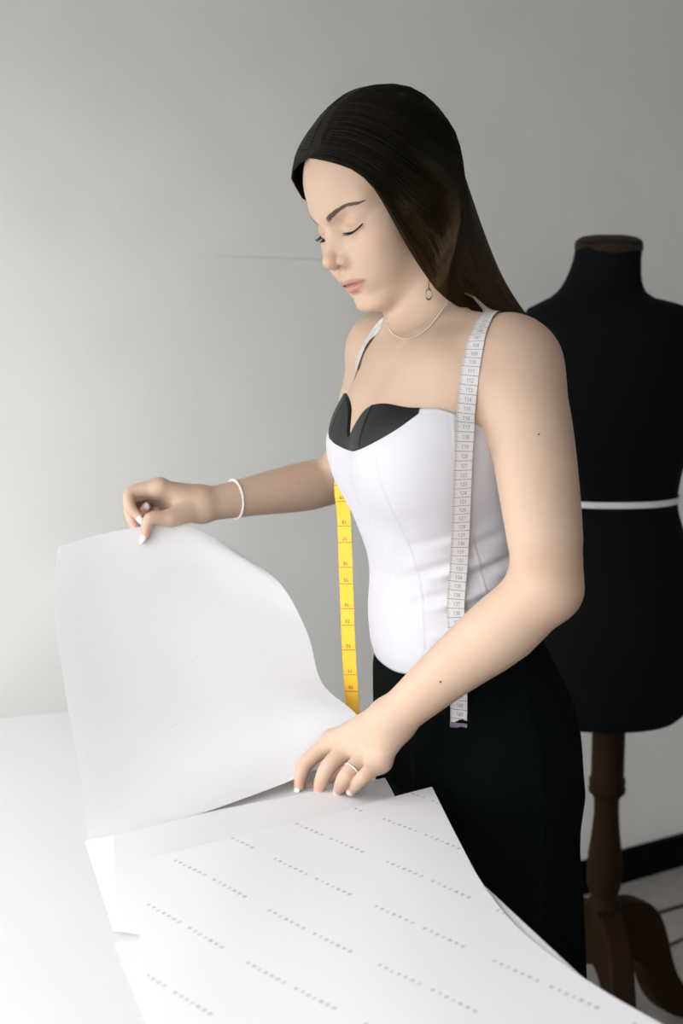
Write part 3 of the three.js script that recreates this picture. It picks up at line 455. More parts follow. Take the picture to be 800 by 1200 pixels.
{ // wide straight trousers
  const L = (x, y, z, r) => [B2W(x, y, z), r];
  const leg = (s) => { const k = [L(0.070 * s, 0.86, -0.002, 0.074), L(0.074 * s, 0.70, -0.008, 0.086), L(0.080 * s, 0.50, -0.018, 0.090), L(0.083 * s, 0.28, -0.022, 0.093), L(0.085 * s, 0.10, -0.020, 0.096)]; return limb(k.map((q) => q[0]), k.map((q) => q[1]), 14); };
  const a = leg(1), b = leg(-1), creases = [1, -1].map((s) => capsule(B2W(0.072 * s, 0.84, 0.096), B2W(0.082 * s, 0.06, 0.085), 0.003, 0.003));
  const seamX = table1([[0.0, P(640, 1100, 1.56).x], [P(638, 1000, 1.56).y, P(638, 1000, 1.56).x], [P(632, 886, 1.55).y, P(632, 886, 1.55).x], [P(612, 780, 1.55).y, P(612, 780, 1.55).x]]);
  const f = (x, y0, z) => {
    const rx = x - BO.x, rz = z - BO.z, back = sstep(55, 95, Math.abs(Math.atan2(rx * BL.x + rz * BL.z, rx * BF.x + rz * BF.z)) / DEG), y = y0, ys = y - 0.042 * back;
    let d = smin(a(x, y, z), b(x, y, z), 0.02); d = Math.max(d, 0.03 - y); if (y > 0.66) d = smin(d, trunk(x, y, z) + 0.06 * sstep(0.80, 0.67, y) - 0.0045 * sstep(0.96, 0.9, ys) + 0.004 * sstep(0.91, 0.95, ys), 0.05);
    d = smin(d, smin(creases[0](x, y, z), creases[1](x, y, z), 0.001), 0.012);
    const w = sstep(0.9, 0.75, y); d += w * 0.004 * (noise3(x * 22 + y * 3, y * 4, z * 22) - 0.5) + w * 0.003 * Math.sin((x * BL.x + z * BL.z) * 60 + y * 9);
    if (z > BO.z) d -= 0.0016 * Math.exp(-(((x - seamX(y, 1)) / 0.004) ** 2));
    return Math.max(d, ys - 0.947);
  };
  const bb = new THREE.Box3(B2W(0, 0.02, 0).addScalar(-0.3).setY(0.01), B2W(0, 0.96, 0).addScalar(0.3).setY(1.0));
  const g = meshField(f, bb.min, bb.max, 0.006, null, 2, 1.6), p = g.attributes.position, uv = []; for (let i = 0; i < p.count; i++) uv.push((p.getX(i) + p.getZ(i)) * 8, p.getY(i) * 8); g.setAttribute('uv', new THREE.Float32BufferAttribute(uv, 2));
  obj('trousers', g, blackCloth, person);
  for (const s of [1, -1]) { const c = B2W(0.083 * s, 0.0, 0.03), sh = new THREE.SphereGeometry(1, 24, 16); sh.scale(0.042, 0.032, 0.11); const q = sh.attributes.position; for (let i = 0; i < q.count; i++) if (q.getY(i) < -0.014) q.setY(i, -0.014); sh.computeVertexNormals(); sh.rotateY(Math.atan2(BF.x, BF.z)).translate(c.x, 0.014, c.z); obj('shoe', sh, std({ color: rgb(0.01, 0.01, 0.01), roughness: 0.4 }), person); }
}

// ---------------------------------------------------------------- hair
const hairMat = phys({ vertexColors: true, roughness: 0.45, specularIntensity: 0.28, specularColor: rgb(1, 0.85, 0.65) });
{
  const skull = (x, y, z) => { const [a, b, c] = W2H(x, y, z); return smin(headLocal(a, b, c) * HS, Math.min(neck(x, y, z), 0.2), 0.018); };
  const cast = (px, py, off) => { const r = ray(px, py).normalize(); let t = 1.2; for (let i = 0; i < 90; i++) { const p = EYE.clone().addScaledVector(r, t), d = skull(p.x, p.y, p.z) - off; if (d < 0.0003) return p; t += d * 0.7; if (t > 2) break; } return null; };
  const push = (p, off) => { for (let i = 0; i < 6; i++) { const d = skull(p.x, p.y, p.z) - off; if (d >= -1e-5) break; const e = 0.002, n = V(skull(p.x + e, p.y, p.z) - skull(p.x - e, p.y, p.z), skull(p.x, p.y + e, p.z) - skull(p.x, p.y - e, p.z), skull(p.x, p.y, p.z + e) - skull(p.x, p.y, p.z - e)).normalize(); p.addScaledVector(n, -d); } return p; };
  const hl = (l) => l.map(([x, y, z]) => H2W(x, y, z));
  // guides of her left side, from the hairline over the forehead to the middle of the back
  const front = [[361, 185], [384, 189], [407, 196], [424, 205], [438, 221], [448, 236], [458, 254], [468, 272], [478, 290], [489, 308], [500, 324]].map(([x, y]) => cast(x, y, 0.004) || P(x, y, 1.59)).concat([P(515, 343, 1.592), P(538, 360, 1.598), P(564, 368, 1.61), P(592, 374, 1.622), P(634, 404, 1.612), P(660, 450, 1.60), P(671, 492, 1.595)]);
  const guides = [
    front,
    hl([[0, 0.112, 0.066], [0.03, 0.115, 0.058], [0.058, 0.093, 0.042], [0.077, 0.055, 0.020], [0.085, 0.012, -0.002], [0.088, -0.03, -0.028]]).concat([P(534, 325, 1.612), P(562, 352, 1.635), P(600, 374, 1.638), P(638, 412, 1.625), P(662, 465, 1.61), P(671, 495, 1.605)]),
    hl([[0, 0.137, 0.025], [0.034, 0.134, 0.016], [0.064, 0.108, -0.004], [0.081, 0.06, -0.034], [0.082, 0.01, -0.062]]).concat([P(549, 285, 1.638), P(564, 322, 1.642), P(585, 352, 1.652), P(612, 376, 1.656), P(644, 426, 1.638), P(664, 475, 1.624), P(670, 497, 1.618)]),
    hl([[0, 0.143, -0.02], [0.03, 0.138, -0.032], [0.055, 0.114, -0.054]]).concat([P(530, 168, 1.685), P(549, 222, 1.677), P(566, 272, 1.675), P(592, 332, 1.672), P(618, 372, 1.675), P(648, 426, 1.655), P(664, 475, 1.64), P(668, 497, 1.632)]),
    hl([[0, 0.137, -0.06], [0, 0.12, -0.088], [0, 0.085, -0.108], [0, 0.04, -0.117], [0, -0.01, -0.118], [0, -0.05, -0.116]]).concat([P(578, 328, 1.715), P(600, 370, 1.71), P(622, 420, 1.695), P(636, 475, 1.68), P(642, 500, 1.672)]),
  ].map((l) => { const c = new THREE.CatmullRomCurve3(l, false, 'centripetal'); c.arcLengthDivisions = 300; return c; });
  const NT = 44, rows = guides.map((c) => { const r = []; for (let i = 0; i <= NT; i++) r.push(push(c.getPointAt(i / NT), 0.004)); return r; });
  const mirror = (p, s, i) => { // her right side: the same fall, drawn back behind the neck
    const [a, b, c] = W2H(p.x, p.y, p.z), w = sstep(0.05, -0.04, b), k = clamp(i, 0, NT), k0 = Math.min(NT - 1, Math.floor(k)), t = rows[4][k0].clone().lerp(rows[4][k0 + 1], k - k0).addScaledVector(hx, -0.06 * (1 - s) * sstep(-0.25, -0.05, b)).addScaledVector(hz, 0.01 * (1 - s));
    return push(H2W(-a, b, c).lerp(t, w), 0.004 + 0.010 * sstep(0.7, 0.1, s) * sstep(0, 4, i) * sstep(0.0, 0.06, b));
  };
  const at = (s, i, off) => push(curveAt(rows.map((r) => r[i]), s), off);
  const hairColour = (p, k) => { const [a, b, c] = W2H(p.x, p.y, p.z); const low = sstep(0.06, -0.13, b) * sstep(-0.20, 0.02, c + 0.03); const t = 0.5 + 1.0 * k * k; return [lerp(0.0055, 0.038, low) * t, lerp(0.0045, 0.020, low) * t, lerp(0.0022, 0.007, low) * t]; };
  const geos = [];
  const base = (mir) => { const g = sheet((u, v) => { const i = v * NT, i0 = Math.min(NT - 1, Math.floor(i)), q = at(u, i0, 0.003).lerp(at(u, i0 + 1, 0.003), i - i0); return mir ? mirror(q, u, i) : q; }, 60, NT); g.deleteAttribute('uv'); if (mir) { const ix = g.index.array; for (let k = 0; k < ix.length; k += 3) { const t = ix[k]; ix[k] = ix[k + 1]; ix[k + 1] = t; } g.computeVertexNormals(); } return g; };
  geos.push(base(false), base(true));
  const strand = (s, off, mir, len, wob, thick) => {
    const p = [], ph = rnd() * 6.3, n = Math.max(6, Math.round(NT * len)), st = 2;
    for (let i = 0; i <= n; i += st) { const ds = wob * Math.sin(ph + i * 0.16) * (i / NT), q = at(clamp(s + ds, 0, 1), i, 0.0035 + off * sstep(0, 5, i)); p.push(mir ? mirror(q, s, i) : q); }
    const g = tube(p, (t) => thick * (0.6 + 0.4 * sstep(0, 0.1, t)) * (1 - 0.75 * sstep(0.7, 1, t)), Math.round(p.length * 1.3), 3, false); g.deleteAttribute('uv'); return g;
  };
  for (let i = 0; i < 4400; i++) { const e = rnd(), s = rnd() < 0.16 ? rnd() * 0.03 : e; geos.push(strand(s, rnd() * rnd() * 0.006, false, 0.86 + rnd() * 0.14, 0.016, 0.0003 + rnd() * 0.0004)); }
  for (let i = 0; i < 1100; i++) geos.push(strand(rnd() < 0.2 ? rnd() * 0.04 : rnd(), rnd() * rnd() * 0.008, true, 0.86 + rnd() * 0.14, 0.012, 0.0007 + rnd() * 0.0007));
  let n = 0;
  for (const g of geos) { const k = n < 6000 ? 0.35 : rnd(), p = g.attributes.position, c = new Float32Array(p.count * 3); for (let i = 0; i < p.count; i++) c.set(hairColour(V(p.getX(i), p.getY(i), p.getZ(i)), k), i * 3); g.setAttribute('color', new THREE.BufferAttribute(c, 3)); n += p.count; }
  obj('hair', mergeGeometries(geos), hairMat, person);
}
// brows and lashes
{
  const surf = (x, y) => { let z = 0.13; for (let i = 0; i < 80; i++) { const d = headLocal(x, y, z); if (d < 0.0002) break; z -= d * 0.6; } return z; };
  const dark = std({ color: rgb(0.11, 0.065, 0.055), roughness: 0.8 }), black = std({ color: rgb(0.008, 0.006, 0.005), roughness: 0.5 });
  for (const m of [1, -1]) {
    const g = [], q = (t) => [0.0125 + 0.045 * t, 0.0250 + 0.0085 * Math.sin(Math.min(1, t * 1.35) * 1.6) - 0.004 * sstep(0.65, 1, t)];
    for (let i = 0; i < 420; i++) { const t = rnd() * 0.97, [x, y0] = q(t), w = lerp(0.0030, 0.0010, t ** 1.5), y = y0 + (rnd() - 0.5) * 2 * w, L = 0.005, a = lerp(0.65, 0.05, sstep(0, 0.6, t)) - (y - y0) * 60, p = []; for (let j = 0; j < 3; j++) { const xx = x + Math.cos(a) * L * j / 2, yy = y + Math.sin(a) * L * j / 2; p.push(H2W(xx * m, yy, surf(xx, yy) + 0.0003)); } g.push(tube(p, (k) => 0.00028 * (1 - 0.7 * k), 3, 3, false)); }
    obj('eyebrow', mergeGeometries(g), dark, person);
    const l = [], c = (t) => { const x = lerp(0.0185, 0.0510, t), y = 0.0035 - 0.0035 * Math.sin(t * Math.PI) + 0.003 * t; return [x, y]; };
    const line = []; for (let i = 0; i <= 14; i++) { const [x, y] = c(i / 14); line.push(H2W(x * m, y, surf(x, y) + 0.0001)); }
    l.push(tube(line, (t) => 0.0003 + 0.0007 * Math.sin(Math.min(1, t * 0.8 + 0.1) * Math.PI) * (0.5 + 0.5 * t), 30, 5));
    for (let i = 0; i < 64; i++) { const t = 0.06 + 0.94 * rnd(), [x, y] = c(t), z = surf(x, y), L = 0.0060 + 0.0035 * t, fan = (t - 0.45) * 0.9, p = []; for (let j = 0; j < 4; j++) { const k = j / 3; p.push(H2W((x + L * k * fan) * m, y - L * 0.55 * k + L * 0.35 * k * k, z + L * 0.95 * k * (1 - 0.15 * k))); } l.push(tube(p, (k) => 0.00038 * (1 - 0.8 * k), 4, 3, false)); }
    obj('eyelashes', mergeGeometries(l), black, person);
  }
}

// ---------------------------------------------------------------- pattern paper
function printTex(ink) { // repeated lines of the maker's name
  const c = document.createElement('canvas'); c.width = 1160; c.height = 640; const x = c.getContext('2d'); x.fillStyle = '#ffffff'; x.fillRect(0, 0, 1160, 640);
  x.fillStyle = ink; x.font = 'bold 23px sans-serif'; x.textBaseline = 'middle'; x.textAlign = 'center';
  const word = (s, x0, y) => { for (let i = 0; i < s.length; i++) for (const w of [-1160, 0, 1160]) x.fillText(s[i], x0 + i * 31 + w, y); };
  for (let r = 0; r < 2; r++) for (let k = 0; k < 2; k++) word('DANIELA CUARTAS', 60 + k * 580 + r * 330, 160 + r * 320);
  const t = new THREE.CanvasTexture(c); t.colorSpace = THREE.SRGBColorSpace; t.wrapS = t.wrapT = THREE.RepeatWrapping; t.anisotropy = 8; return t;
}
const paperBump = dataTex(256, (u, v) => 0.5 + 0.3 * (tileNoise(u, v, 90, 31) - 0.5) + 0.4 * (tileNoise(u, v, 6, 32) - 0.5), 1);
const paper = (ink) => phys({ color: rgb(0.665, 0.655, 0.663), roughness: 0.85, specularIntensity: 0.3, side: THREE.DoubleSide, map: ink ? printTex(ink) : null });
const onTable = (dirx, dirz, ox = 0, oz = 0) => { const l = Math.hypot(dirx, dirz), bx = dirx / l, bz = dirz / l; return (u, v, p) => [((p.x - ox) * bx + (p.z - oz) * bz) / 0.27, ((p.x - ox) * bz + (p.z - oz) * -bx) / 0.145]; };
{
  // the printed sheet on top, nearest the camera
  const h = (t) => TY + 0.0035 + 0.006 * (1 - sstep(0, 0.6, t));
  const Lp = [[145, 1014], [158, 1075], [172, 1140], [186, 1205], [210, 1300]], Rp = [[506, 922], [537, 984], [567, 1038], [612, 1092], [690, 1150], [790, 1208], [960, 1300]];
  const row = (t) => { const L = curveAt(Lp.map(([x, y]) => V(x, y, 0)), t), Rr = curveAt(Rp.map(([x, y]) => V(x, y, 0)), t), y = h(t), a = PH(L.x, L.y, y), b = PH(Rr.x, Rr.y, y); return (u) => { const p = a.clone().lerp(b, u); p.y += 0.0012 * Math.sin(u * 7 + t * 5) * Math.sin(u * 3.1) ; if (u < 0.02) p.y -= 0; return p; }; };
  tag(obj('pattern_paper', sheet((u, v) => row(v)(u), 60, 80, onTable(-0.69, -0.73, 0.02, 0.03)), paper('#9c9ca2')), 'printed white pattern sheet lying flat in the foreground, its dark repeated lettering upside down', 'paper', null);
  // the plain edge below it, held under her fingers, folded up at its left end
  const rowsB = [
    [PH(133, 979, TY + 0.011), PH(190, 965, TY + 0.0105), PH(250, 950.5, TY + 0.010), PH(350, 931, TY + 0.008), PH(451, 911.5, TY + 0.006)],
    [PH(134, 1010, TY + 0.0085), PH(190, 1000, TY + 0.008), PH(252, 985, TY + 0.0065), PH(356, 958, TY + 0.004), PH(462, 932, TY + 0.003)],
    [PH(136, 1050, TY + 0.0045), PH(195, 1045, TY + 0.004), PH(262, 1030, TY + 0.003), PH(380, 1010, TY + 0.002), PH(487, 985, TY + 0.002)],
    [PH(137, 1092, TY + 0.001), PH(205, 1100, TY + 0.001), PH(285, 1100, TY + 0.001), PH(410, 1080, TY + 0.001), PH(520, 1060, TY + 0.001)],
  ];
  const fa = PH(99, 985.5, TY + 0.0085), fb = PH(133, 979, TY + 0.011), fc = PH(133, 1091, TY + 0.001), fd = PH(137, 1092, TY + 0.001);
  const pB = patch(rowsB), edgeB = (v) => pB(0, v), flapB = (u, v) => fa.clone().lerp(fc, v).lerp(edgeB(v), u);
  const gB = mergeGeometries([sheet(pB, 60, 30), sheet(flapB, 12, 30)]);
  tag(obj('pattern_paper', gB, paper(null)), 'plain white paper layer with its edge pinched under her left hand', 'paper', null);
  // another sheet under both, whose edge shows along the table's right side
  const under = (u, v) => { const a = v * 0.62 + 0.02, b = u * 0.34; return PH(567, 1040, TY + 0.0008).addScaledVector(tDir, a - 0.02).addScaledVector(tSide, b - 0.002); };
  tag(obj('pattern_paper', sheet(under, 8, 16), paper(null)), 'narrow white sheet edge showing along the table edge beneath the printed sheet', 'paper', null);
  // the large sheet that she lifts
  const rowsC = [
    [P(104, 990, 1.40), P(170, 974, 1.43), P(245, 950, 1.475), P(325, 921, 1.53), P(392, 893, 1.57), P(440, 880, 1.585)],
    [P(98, 930, 1.455), P(165, 912, 1.50), P(240, 890, 1.545), P(318, 866, 1.585), P(375, 846, 1.61), P(418, 838, 1.62)],
    [P(83, 850, 1.55), P(155, 836, 1.60), P(228, 820, 1.645), P(298, 806, 1.675), P(345, 800, 1.69), P(377, 800, 1.695)],
    [P(69, 760, 1.65), P(135, 748, 1.695), P(205, 738, 1.73), P(270, 732, 1.75), P(322, 734, 1.757), P(360, 742, 1.755)],
    [P(62, 690, 1.725), P(125, 678, 1.765), P(188, 668, 1.795), P(240, 666, 1.81), P(286, 671, 1.81), P(329, 685, 1.80)],
    [P(68, 641, 1.775), P(115, 627, 1.805), P(166, 617, 1.828), P(205, 613, 1.84), P(243, 626, 1.842), P(284, 650, 1.835)],
  ];
  const pC = patch(rowsC), ang = 0.62;
  const uvC = (u, v) => { const x = u * 0.36 / 1, y = v * 0.52; return [-(x * Math.cos(ang) + y * Math.sin(ang)) / 0.21, (-x * Math.sin(ang) + y * Math.cos(ang)) / 0.10]; };
  tag(obj('pattern_paper', sheet(pC, 70, 90, uvC), paper('#f4f4f5')), 'large white sheet lifted by her right hand, curving up from the table with faint lettering', 'paper', null);
}

// ---------------------------------------------------------------- measuring tape around her neck
{
  const rest = (x, y, z) => (y > 1.222 ? bodyField(x, y, z) : trunk(x, y, z) - 0.0062);
  const grad = (p) => { const e = 0.004; return V(rest(p.x + e, p.y, p.z) - rest(p.x - e, p.y, p.z), rest(p.x, p.y + e, p.z) - rest(p.x, p.y - e, p.z), rest(p.x, p.y, p.z + e) - rest(p.x, p.y, p.z - e)).normalize(); };
  const lay = (p, off = 0.0012) => { for (let i = 0; i < 8; i++) p.addScaledVector(grad(p), off - rest(p.x, p.y, p.z)); return p; };
  const cast = (px, py) => { const r = ray(px, py).normalize(); let t = 1.2; for (let i = 0; i < 160; i++) { const p = EYE.clone().addScaledVector(r, t), d = rest(p.x, p.y, p.z) - 0.0012; if (d < 0.0002) return p; t += d * 0.6; if (t > 2.1) break; } return P(px, py, 1.6); };
  const path = [], nrm = [], add = (p, n) => { path.push(p); nrm.push(n || grad(p)); };
  const nearPx = [[537.5, 853], [537.5, 820], [537.5, 780], [536.5, 745], [533, 722], [533.5, 700], [537, 670], [540, 620], [541, 560], [543, 510], [547, 460], [553, 420], [560, 392], [567, 374]];
  const run = (list, n, fn) => { const q = list.map(([x, y]) => V(x, y, 0)); for (let i = 0; i <= n; i++) { const k = curveAt(q, i / n); add(fn(k.x, k.y)); } };
  run(nearPx, 44, cast);
  const over = [path[path.length - 1].clone(), B2W(0.088, 1.345, 0.030), B2W(0.055, 1.37, 0.0), B2W(0.0, 1.365, -0.012), B2W(-0.045, 1.36, 0.01)];
  for (let i = 1; i <= 16; i++) add(lay(curveAt(over, i / 16), 0.003));
  const farFrom = path.length; run([[452, 369], [441, 385], [430, 405], [420, 427], [409, 450]], 12, cast);
  for (let i = farFrom; i < path.length; i++) { nrm[i].y *= 0.3; nrm[i].addScaledVector(BL, -0.12).normalize(); path[i].addScaledVector(nrm[i], 0.003); }
  add(onTrunk(-74 * DEG, 1.205, 0.012), BL.clone().negate()); add(onTrunk(-76 * DEG, 1.17, 0.016), BL.clone().negate()); add(onTrunk(-72 * DEG, 1.13, 0.022), BL.clone().negate());
  for (let k = 0; k < 10; k++) { const q = path.map((p) => p.clone()), m = nrm.map((n) => n.clone()); for (let i = 1; i + 1 < path.length; i++) { path[i].copy(q[i]).multiplyScalar(0.5).addScaledVector(q[i - 1], 0.25).addScaledVector(q[i + 1], 0.25); nrm[i].copy(m[i]).multiplyScalar(0.4).addScaledVector(m[i - 1], 0.3).addScaledVector(m[i + 1], 0.3).normalize(); } }
  for (let i = 0; i < farFrom; i++) { const d = rest(path[i].x, path[i].y, path[i].z); if (d < 0.0008) path[i].addScaledVector(nrm[i], 0.0008 - d); }
  const hn = V(0.5, 0, -0.866);
  for (const [x, y] of [[400.5, 560], [403, 610], [405.5, 680], [408.5, 760], [413, 833], [416, 890]]) add(P(x, y, 1.72), hn.clone());
  const c = new THREE.CatmullRomCurve3(path, false, 'centripetal'); c.arcLengthDivisions = 800; const len = c.getLength();
  const nAt = (t) => { const q = c.getUtoTmapping(t, 0) * (path.length - 1), i = Math.min(path.length - 2, Math.floor(q)); return nrm[i].clone().lerp(nrm[i + 1], q - i).normalize(); };
  const W = 0.0095, cols = 6, per = 32, PX = 56;
  const atlas = (bg, ink, draw) => { const k = document.createElement('canvas'); k.width = cols * 112; k.height = per * PX; const x = k.getContext('2d'); x.fillStyle = bg; x.fillRect(0, 0, k.width, k.height); x.fillStyle = ink; x.textAlign = 'center'; x.textBaseline = 'middle'; for (let i = 0; i < cols * per; i++) { const cx = Math.floor(i / per) * 112, cy = (i % per) * PX; draw(x, i, cx, cy); } const t = new THREE.CanvasTexture(k); t.colorSpace = THREE.SRGBColorSpace; t.flipY = false; return t; };
  const white = atlas('#f4f2f2', '#77777b', (x, i, cx, cy) => { x.fillRect(cx, cy + PX - 4, 112, 3); x.font = '32px sans-serif'; x.save(); x.translate(cx + 62, cy + 27); x.scale(0.82, 1); x.fillText(String(i), 0, 0); x.restore(); for (let m = 1; m < 10; m++) x.fillRect(cx, cy + m * PX / 10, m === 5 ? 26 : 15, 1.5); });
  const yellow = atlas('#ffc400', '#2a2000', (x, i, cx, cy) => { x.fillRect(cx, cy + PX / 2, 14, 2); x.fillRect(cx + 98, cy + PX / 2, 14, 2); if (i % 5 < 2 && Math.floor(i / 2.54) !== Math.floor((i + 1) / 2.54)) { } const inch = Math.ceil(i / 2.54); if (inch * 2.54 < i + 1) { x.fillRect(cx, cy + 4, 112, 4); x.font = 'bold 34px sans-serif'; x.save(); x.translate(cx + 56, cy + 32); x.fillText(String(inch), 0, 0); x.restore(); } });
  const side = (sgn) => { // one face of the strip, a centimetre at a time
    const pos = [], nor = [], uv = [], idx = [], sub = 3, cms = Math.floor(len * 100);
    for (let k = 0; k < cms; k++) for (let j = 0; j <= sub; j++) {
      const t = clamp((k + j / sub) / (len * 100), 0, 1), p = c.getPointAt(t), tg = c.getTangentAt(t), n = nAt(t); n.addScaledVector(tg, -n.dot(tg)).normalize(); const b = tg.clone().cross(n);
      const num = 150 - k, col = Math.floor(num / per), rowi = num % per;
      for (const e of [-1, 1]) { const q = p.clone().addScaledVector(b, e * W).addScaledVector(n, 0.0004 * sgn + 0.0003); pos.push(q.x, q.y, q.z); nor.push(n.x * sgn, n.y * sgn, n.z * sgn); const uu = (e > 0 ? 1 : 0), x = sgn > 0 ? 1 - uu : uu; uv.push((col * 112 + 2 + (1 - x) * 108) / (cols * 112), (rowi * PX + PX * (1 - j / sub)) / (per * PX)); }
      if (j < sub) { const a = pos.length / 3 - 2; sgn < 0 ? idx.push(a, a + 2, a + 1, a + 1, a + 2, a + 3) : idx.push(a, a + 1, a + 2, a + 1, a + 3, a + 2); }
    }
    const g = new THREE.BufferGeometry(); g.setAttribute('position', new THREE.Float32BufferAttribute(pos, 3)); g.setAttribute('normal', new THREE.Float32BufferAttribute(nor, 3)); g.setAttribute('uv', new THREE.Float32BufferAttribute(uv, 2)); g.setIndex(idx); return g;
  };
  const t = group('measuring_tape', c.getPointAt(0.5));
  tag(t, 'tailor\'s measuring tape around her neck, white outside with black numbers, yellow inside', 'measuring tape');
  obj('white_face', side(1), phys({ map: white, color: rgb(0.60, 0.585, 0.585), roughness: 0.5 }), t).userData.label = 'white face with numbers';
  obj('yellow_face', side(-1), phys({ map: yellow, color: rgb(0.78, 0.74, 0.7), roughness: 0.5 }), t).userData.label = 'yellow face';
  { const a = c.getPointAt(0.0), b = c.getPointAt(0.008), n = nAt(0.002), tg = b.clone().sub(a).normalize(), s = tg.clone().cross(n).normalize(), g = new RoundedBoxGeometry(0.0205, 0.006, 0.0022, 2, 0.0008); g.applyMatrix4(new THREE.Matrix4().makeBasis(s, tg, s.clone().cross(tg)).setPosition(a.clone().addScaledVector(n, 0.0004).addScaledVector(tg, 0.003))); obj('end_tip', g, std({ color: rgb(0.16, 0.13, 0.19), roughness: 0.35, metalness: 0.7 }), t); }
  if (typeof console !== 'undefined') console.log('tape length', len.toFixed(3));
}

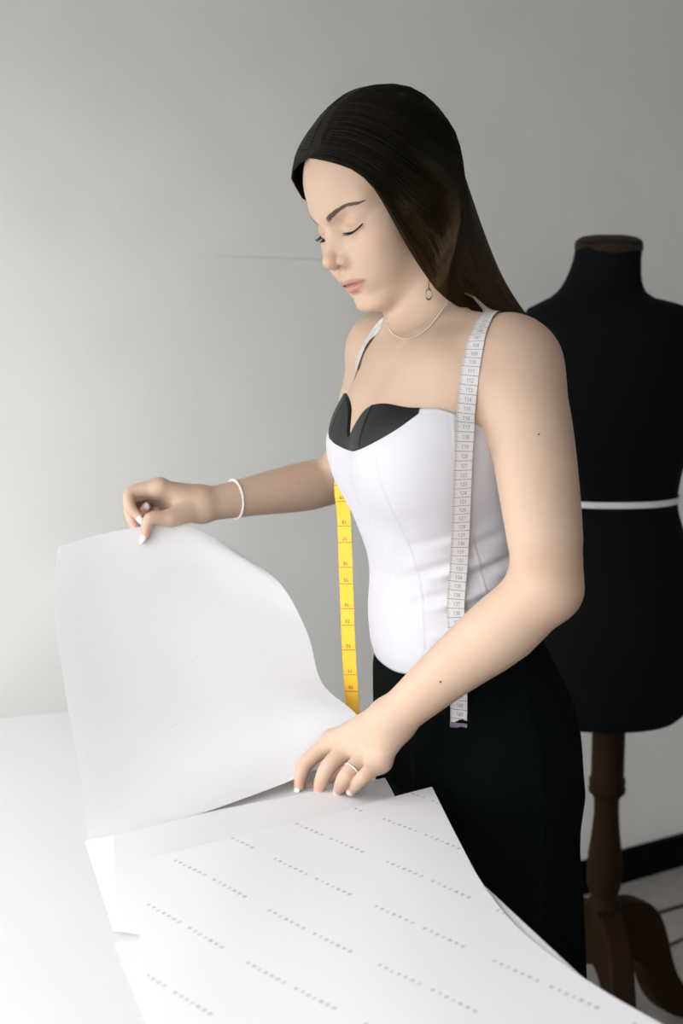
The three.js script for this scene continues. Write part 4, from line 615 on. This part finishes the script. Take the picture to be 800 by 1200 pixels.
// ---------------------------------------------------------------- jewellery and nails
{
  const silver = std({ color: rgb(0.75, 0.74, 0.72), roughness: 0.25, metalness: 1 });
  // bracelet of pale beads round the right wrist
  const axis = WR.clone().sub(ER).normalize(), c0 = mid(WR, ER, 0.20), u = V(0, 1, 0).addScaledVector(axis, -axis.y).normalize(), w = axis.clone().cross(u), ring = [];
  for (let i = 0; i < 46; i++) { const a = i / 46 * 2 * Math.PI, d = u.clone().multiplyScalar(Math.cos(a)).addScaledVector(w, Math.sin(a)); let r = 0.01; const p = c0.clone(); for (; r < 0.05; r += 0.0004) if (bodyField(p.x + d.x * r, p.y + d.y * r, p.z + d.z * r) > 0.0012) break; const q = p.addScaledVector(d, r).addScaledVector(axis, -0.002 * Math.cos(a)); const s = new THREE.SphereGeometry(0.00185, 10, 8); s.translate(q.x, q.y, q.z); ring.push(s); }
  obj('bracelet', mergeGeometries(ring), phys({ color: rgb(0.75, 0.72, 0.66), roughness: 0.3, clearcoat: 0.4 }), person).userData.label = 'pale beaded bracelet';
  // ring on the left ring finger
  { const [m, p] = HL.ring, ax = p.clone().sub(m).normalize(), q = mid(m, p, 0.82), rr = 0.0098, t = new THREE.TorusGeometry(rr, 0.0011, 10, 40); t.applyMatrix4(new THREE.Matrix4().makeRotationFromQuaternion(new THREE.Quaternion().setFromUnitVectors(V(0, 0, 1), ax)).setPosition(q)); const gs = [t]; const toCam = EYE.clone().sub(q); toCam.addScaledVector(ax, -toCam.dot(ax)).normalize(); const sd = ax.clone().cross(toCam); for (let i = -4; i <= 4; i++) { const a = i * 0.2, d = toCam.clone().multiplyScalar(Math.cos(a)).addScaledVector(sd, Math.sin(a)), s = new THREE.OctahedronGeometry(i === 0 ? 0.0019 : 0.0014, 1), z = q.clone().addScaledVector(d, rr + 0.001); s.translate(z.x, z.y, z.z); const k = s.index ? s.toNonIndexed() : s; gs.push(k); } const all = gs.map((g) => (g.index ? g.toNonIndexed() : g)); obj('finger_ring', mergeGeometries(all), silver, person).userData.label = 'silver ring set with small stones'; }
  // necklace: a fine chain
  { const field = (x, y, z) => { let d = trunk(x, y, z); d = smin(d, trapL(x, y, z), 0.04); d = smin(d, trapR(x, y, z), 0.04); d = smin(d, clavL(x, y, z), 0.012); d = smin(d, clavR(x, y, z), 0.012); d = smin(d, pecL(x, y, z), 0.045); return smin(d, neck(x, y, z), 0.03); };
    const cast = (px, py) => { const r = ray(px, py).normalize(); let t = 1.2; for (let i = 0; i < 160; i++) { const p = EYE.clone().addScaledVector(r, t), d = field(p.x, p.y, p.z) - 0.001; if (d < 0.0002) return p; t += d * 0.6; if (t > 2.1) break; } return P(px, py, 1.6); };
    const l = [[453, 378], [458, 388], [467, 395], [479, 397], [490, 393], [501, 385], [510, 374], [519, 362], [528, 350]].map(([x, y]) => cast(x, y)), cv = new THREE.CatmullRomCurve3(l), gs = []; const n = Math.round(cv.getLength() / 0.0024);
    for (let i = 0; i < n; i++) { const p = cv.getPointAt(i / n), s = new THREE.SphereGeometry(0.0009, 6, 5); s.scale(1, 0.8, 1).translate(p.x, p.y, p.z); gs.push(s); } obj('necklace', mergeGeometries(gs), silver, person).userData.label = 'fine silver chain necklace'; }
  // hanging earring
  { const q = P(502, 345, 1.585), top = H2W(0.076, -0.03, -0.004); const chainG = tube([top, mid(top, q, 0.4).addScaledVector(fwd, 0.022), mid(top, q, 0.8).addScaledVector(fwd, 0.018), q.clone().add(V(0, 0.006, 0))], 0.0005, 16, 5); const t = new THREE.TorusGeometry(0.0052, 0.0009, 8, 28); t.scale(0.8, 1.1, 1).rotateY(0.5).translate(q.x, q.y, q.z); const cap = new THREE.SphereGeometry(0.0018, 10, 8); cap.translate(q.x, q.y + 0.006, q.z); obj('earring', mergeGeometries([chainG, t, cap]), std({ color: rgb(0.3, 0.29, 0.28), roughness: 0.3, metalness: 1 }), person).userData.label = 'small silver ring earring'; }
  // long pale nails
  const nailMat = phys({ color: rgb(0.60, 0.53, 0.49), roughness: 0.25, clearcoat: 0.6 });
  const nail = (F4, dorsal, L, rt = 0.0062) => { const [, , d, t] = F4, ax = t.clone().sub(d).normalize(), n = dorsal.clone().addScaledVector(ax, -dorsal.dot(ax)).normalize(), s = ax.clone().cross(n), g = new THREE.SphereGeometry(1, 18, 14); const p = g.attributes.position; for (let i = 0; i < p.count; i++) { const x = p.getX(i), y = p.getY(i), z = p.getZ(i), k = y > 0 ? 1 - 0.35 * y * y : 1; p.setXYZ(i, x * 0.0050 * k, y * L / 2, z * 0.0011 - 0.0020 * x * x); } g.computeVertexNormals(); g.applyMatrix4(new THREE.Matrix4().makeBasis(s, ax, n).setPosition(t.clone().addScaledVector(ax, L * 0.34).addScaledVector(n, rt * 0.78))); obj('fingernail', g, nailMat, person); };
  const up = (H) => { const a = H.index[0].clone().sub(H.pinky[0]), b = H.middle[1].clone().sub(H.middle[0]); return a.cross(b).normalize(); };
  const toC = (p) => EYE.clone().sub(p).normalize();
  nail(HL.index, V(-0.75, -0.1, 0.75), 0.012); nail(HL.middle, V(-0.7, -0.1, 0.8), 0.011); nail(HL.ring, V(-0.6, -0.1, 0.8), 0.010); nail(HL.pinky, V(-0.6, 0, 0.8), 0.009);
  nail(HR.index, V(-0.5, 0.0, 0.9), 0.015); nail(HR.middle, V(-0.9, 0.1, 0.45), 0.015); nail(HR.ring, V(0, 0.4, 0.9), 0.012); nail(HR.thumb, V(-0.45, 0.15, 0.9), 0.016);
  // a few moles
  const mole = (px, py, S, E, r) => { const r0 = ray(px, py).normalize(); let t = 1.2; for (let i = 0; i < 200; i++) { const p = EYE.clone().addScaledVector(r0, t), d = bodyField(p.x, p.y, p.z); if (d < 0.0002) { const g = new THREE.SphereGeometry(r, 10, 8); g.translate(p.x, p.y, p.z); return g; } t += d * 0.6; } return new THREE.SphereGeometry(r); };
  obj('mole', mole(516, 799, 0, 0, 0.0012), std({ color: rgb(0.12, 0.05, 0.03), roughness: 0.6 }), person); obj('mole', mole(631, 509, 0, 0, 0.0010), std({ color: rgb(0.16, 0.08, 0.05), roughness: 0.6 }), person);
}

renderer.render(scene, camera);
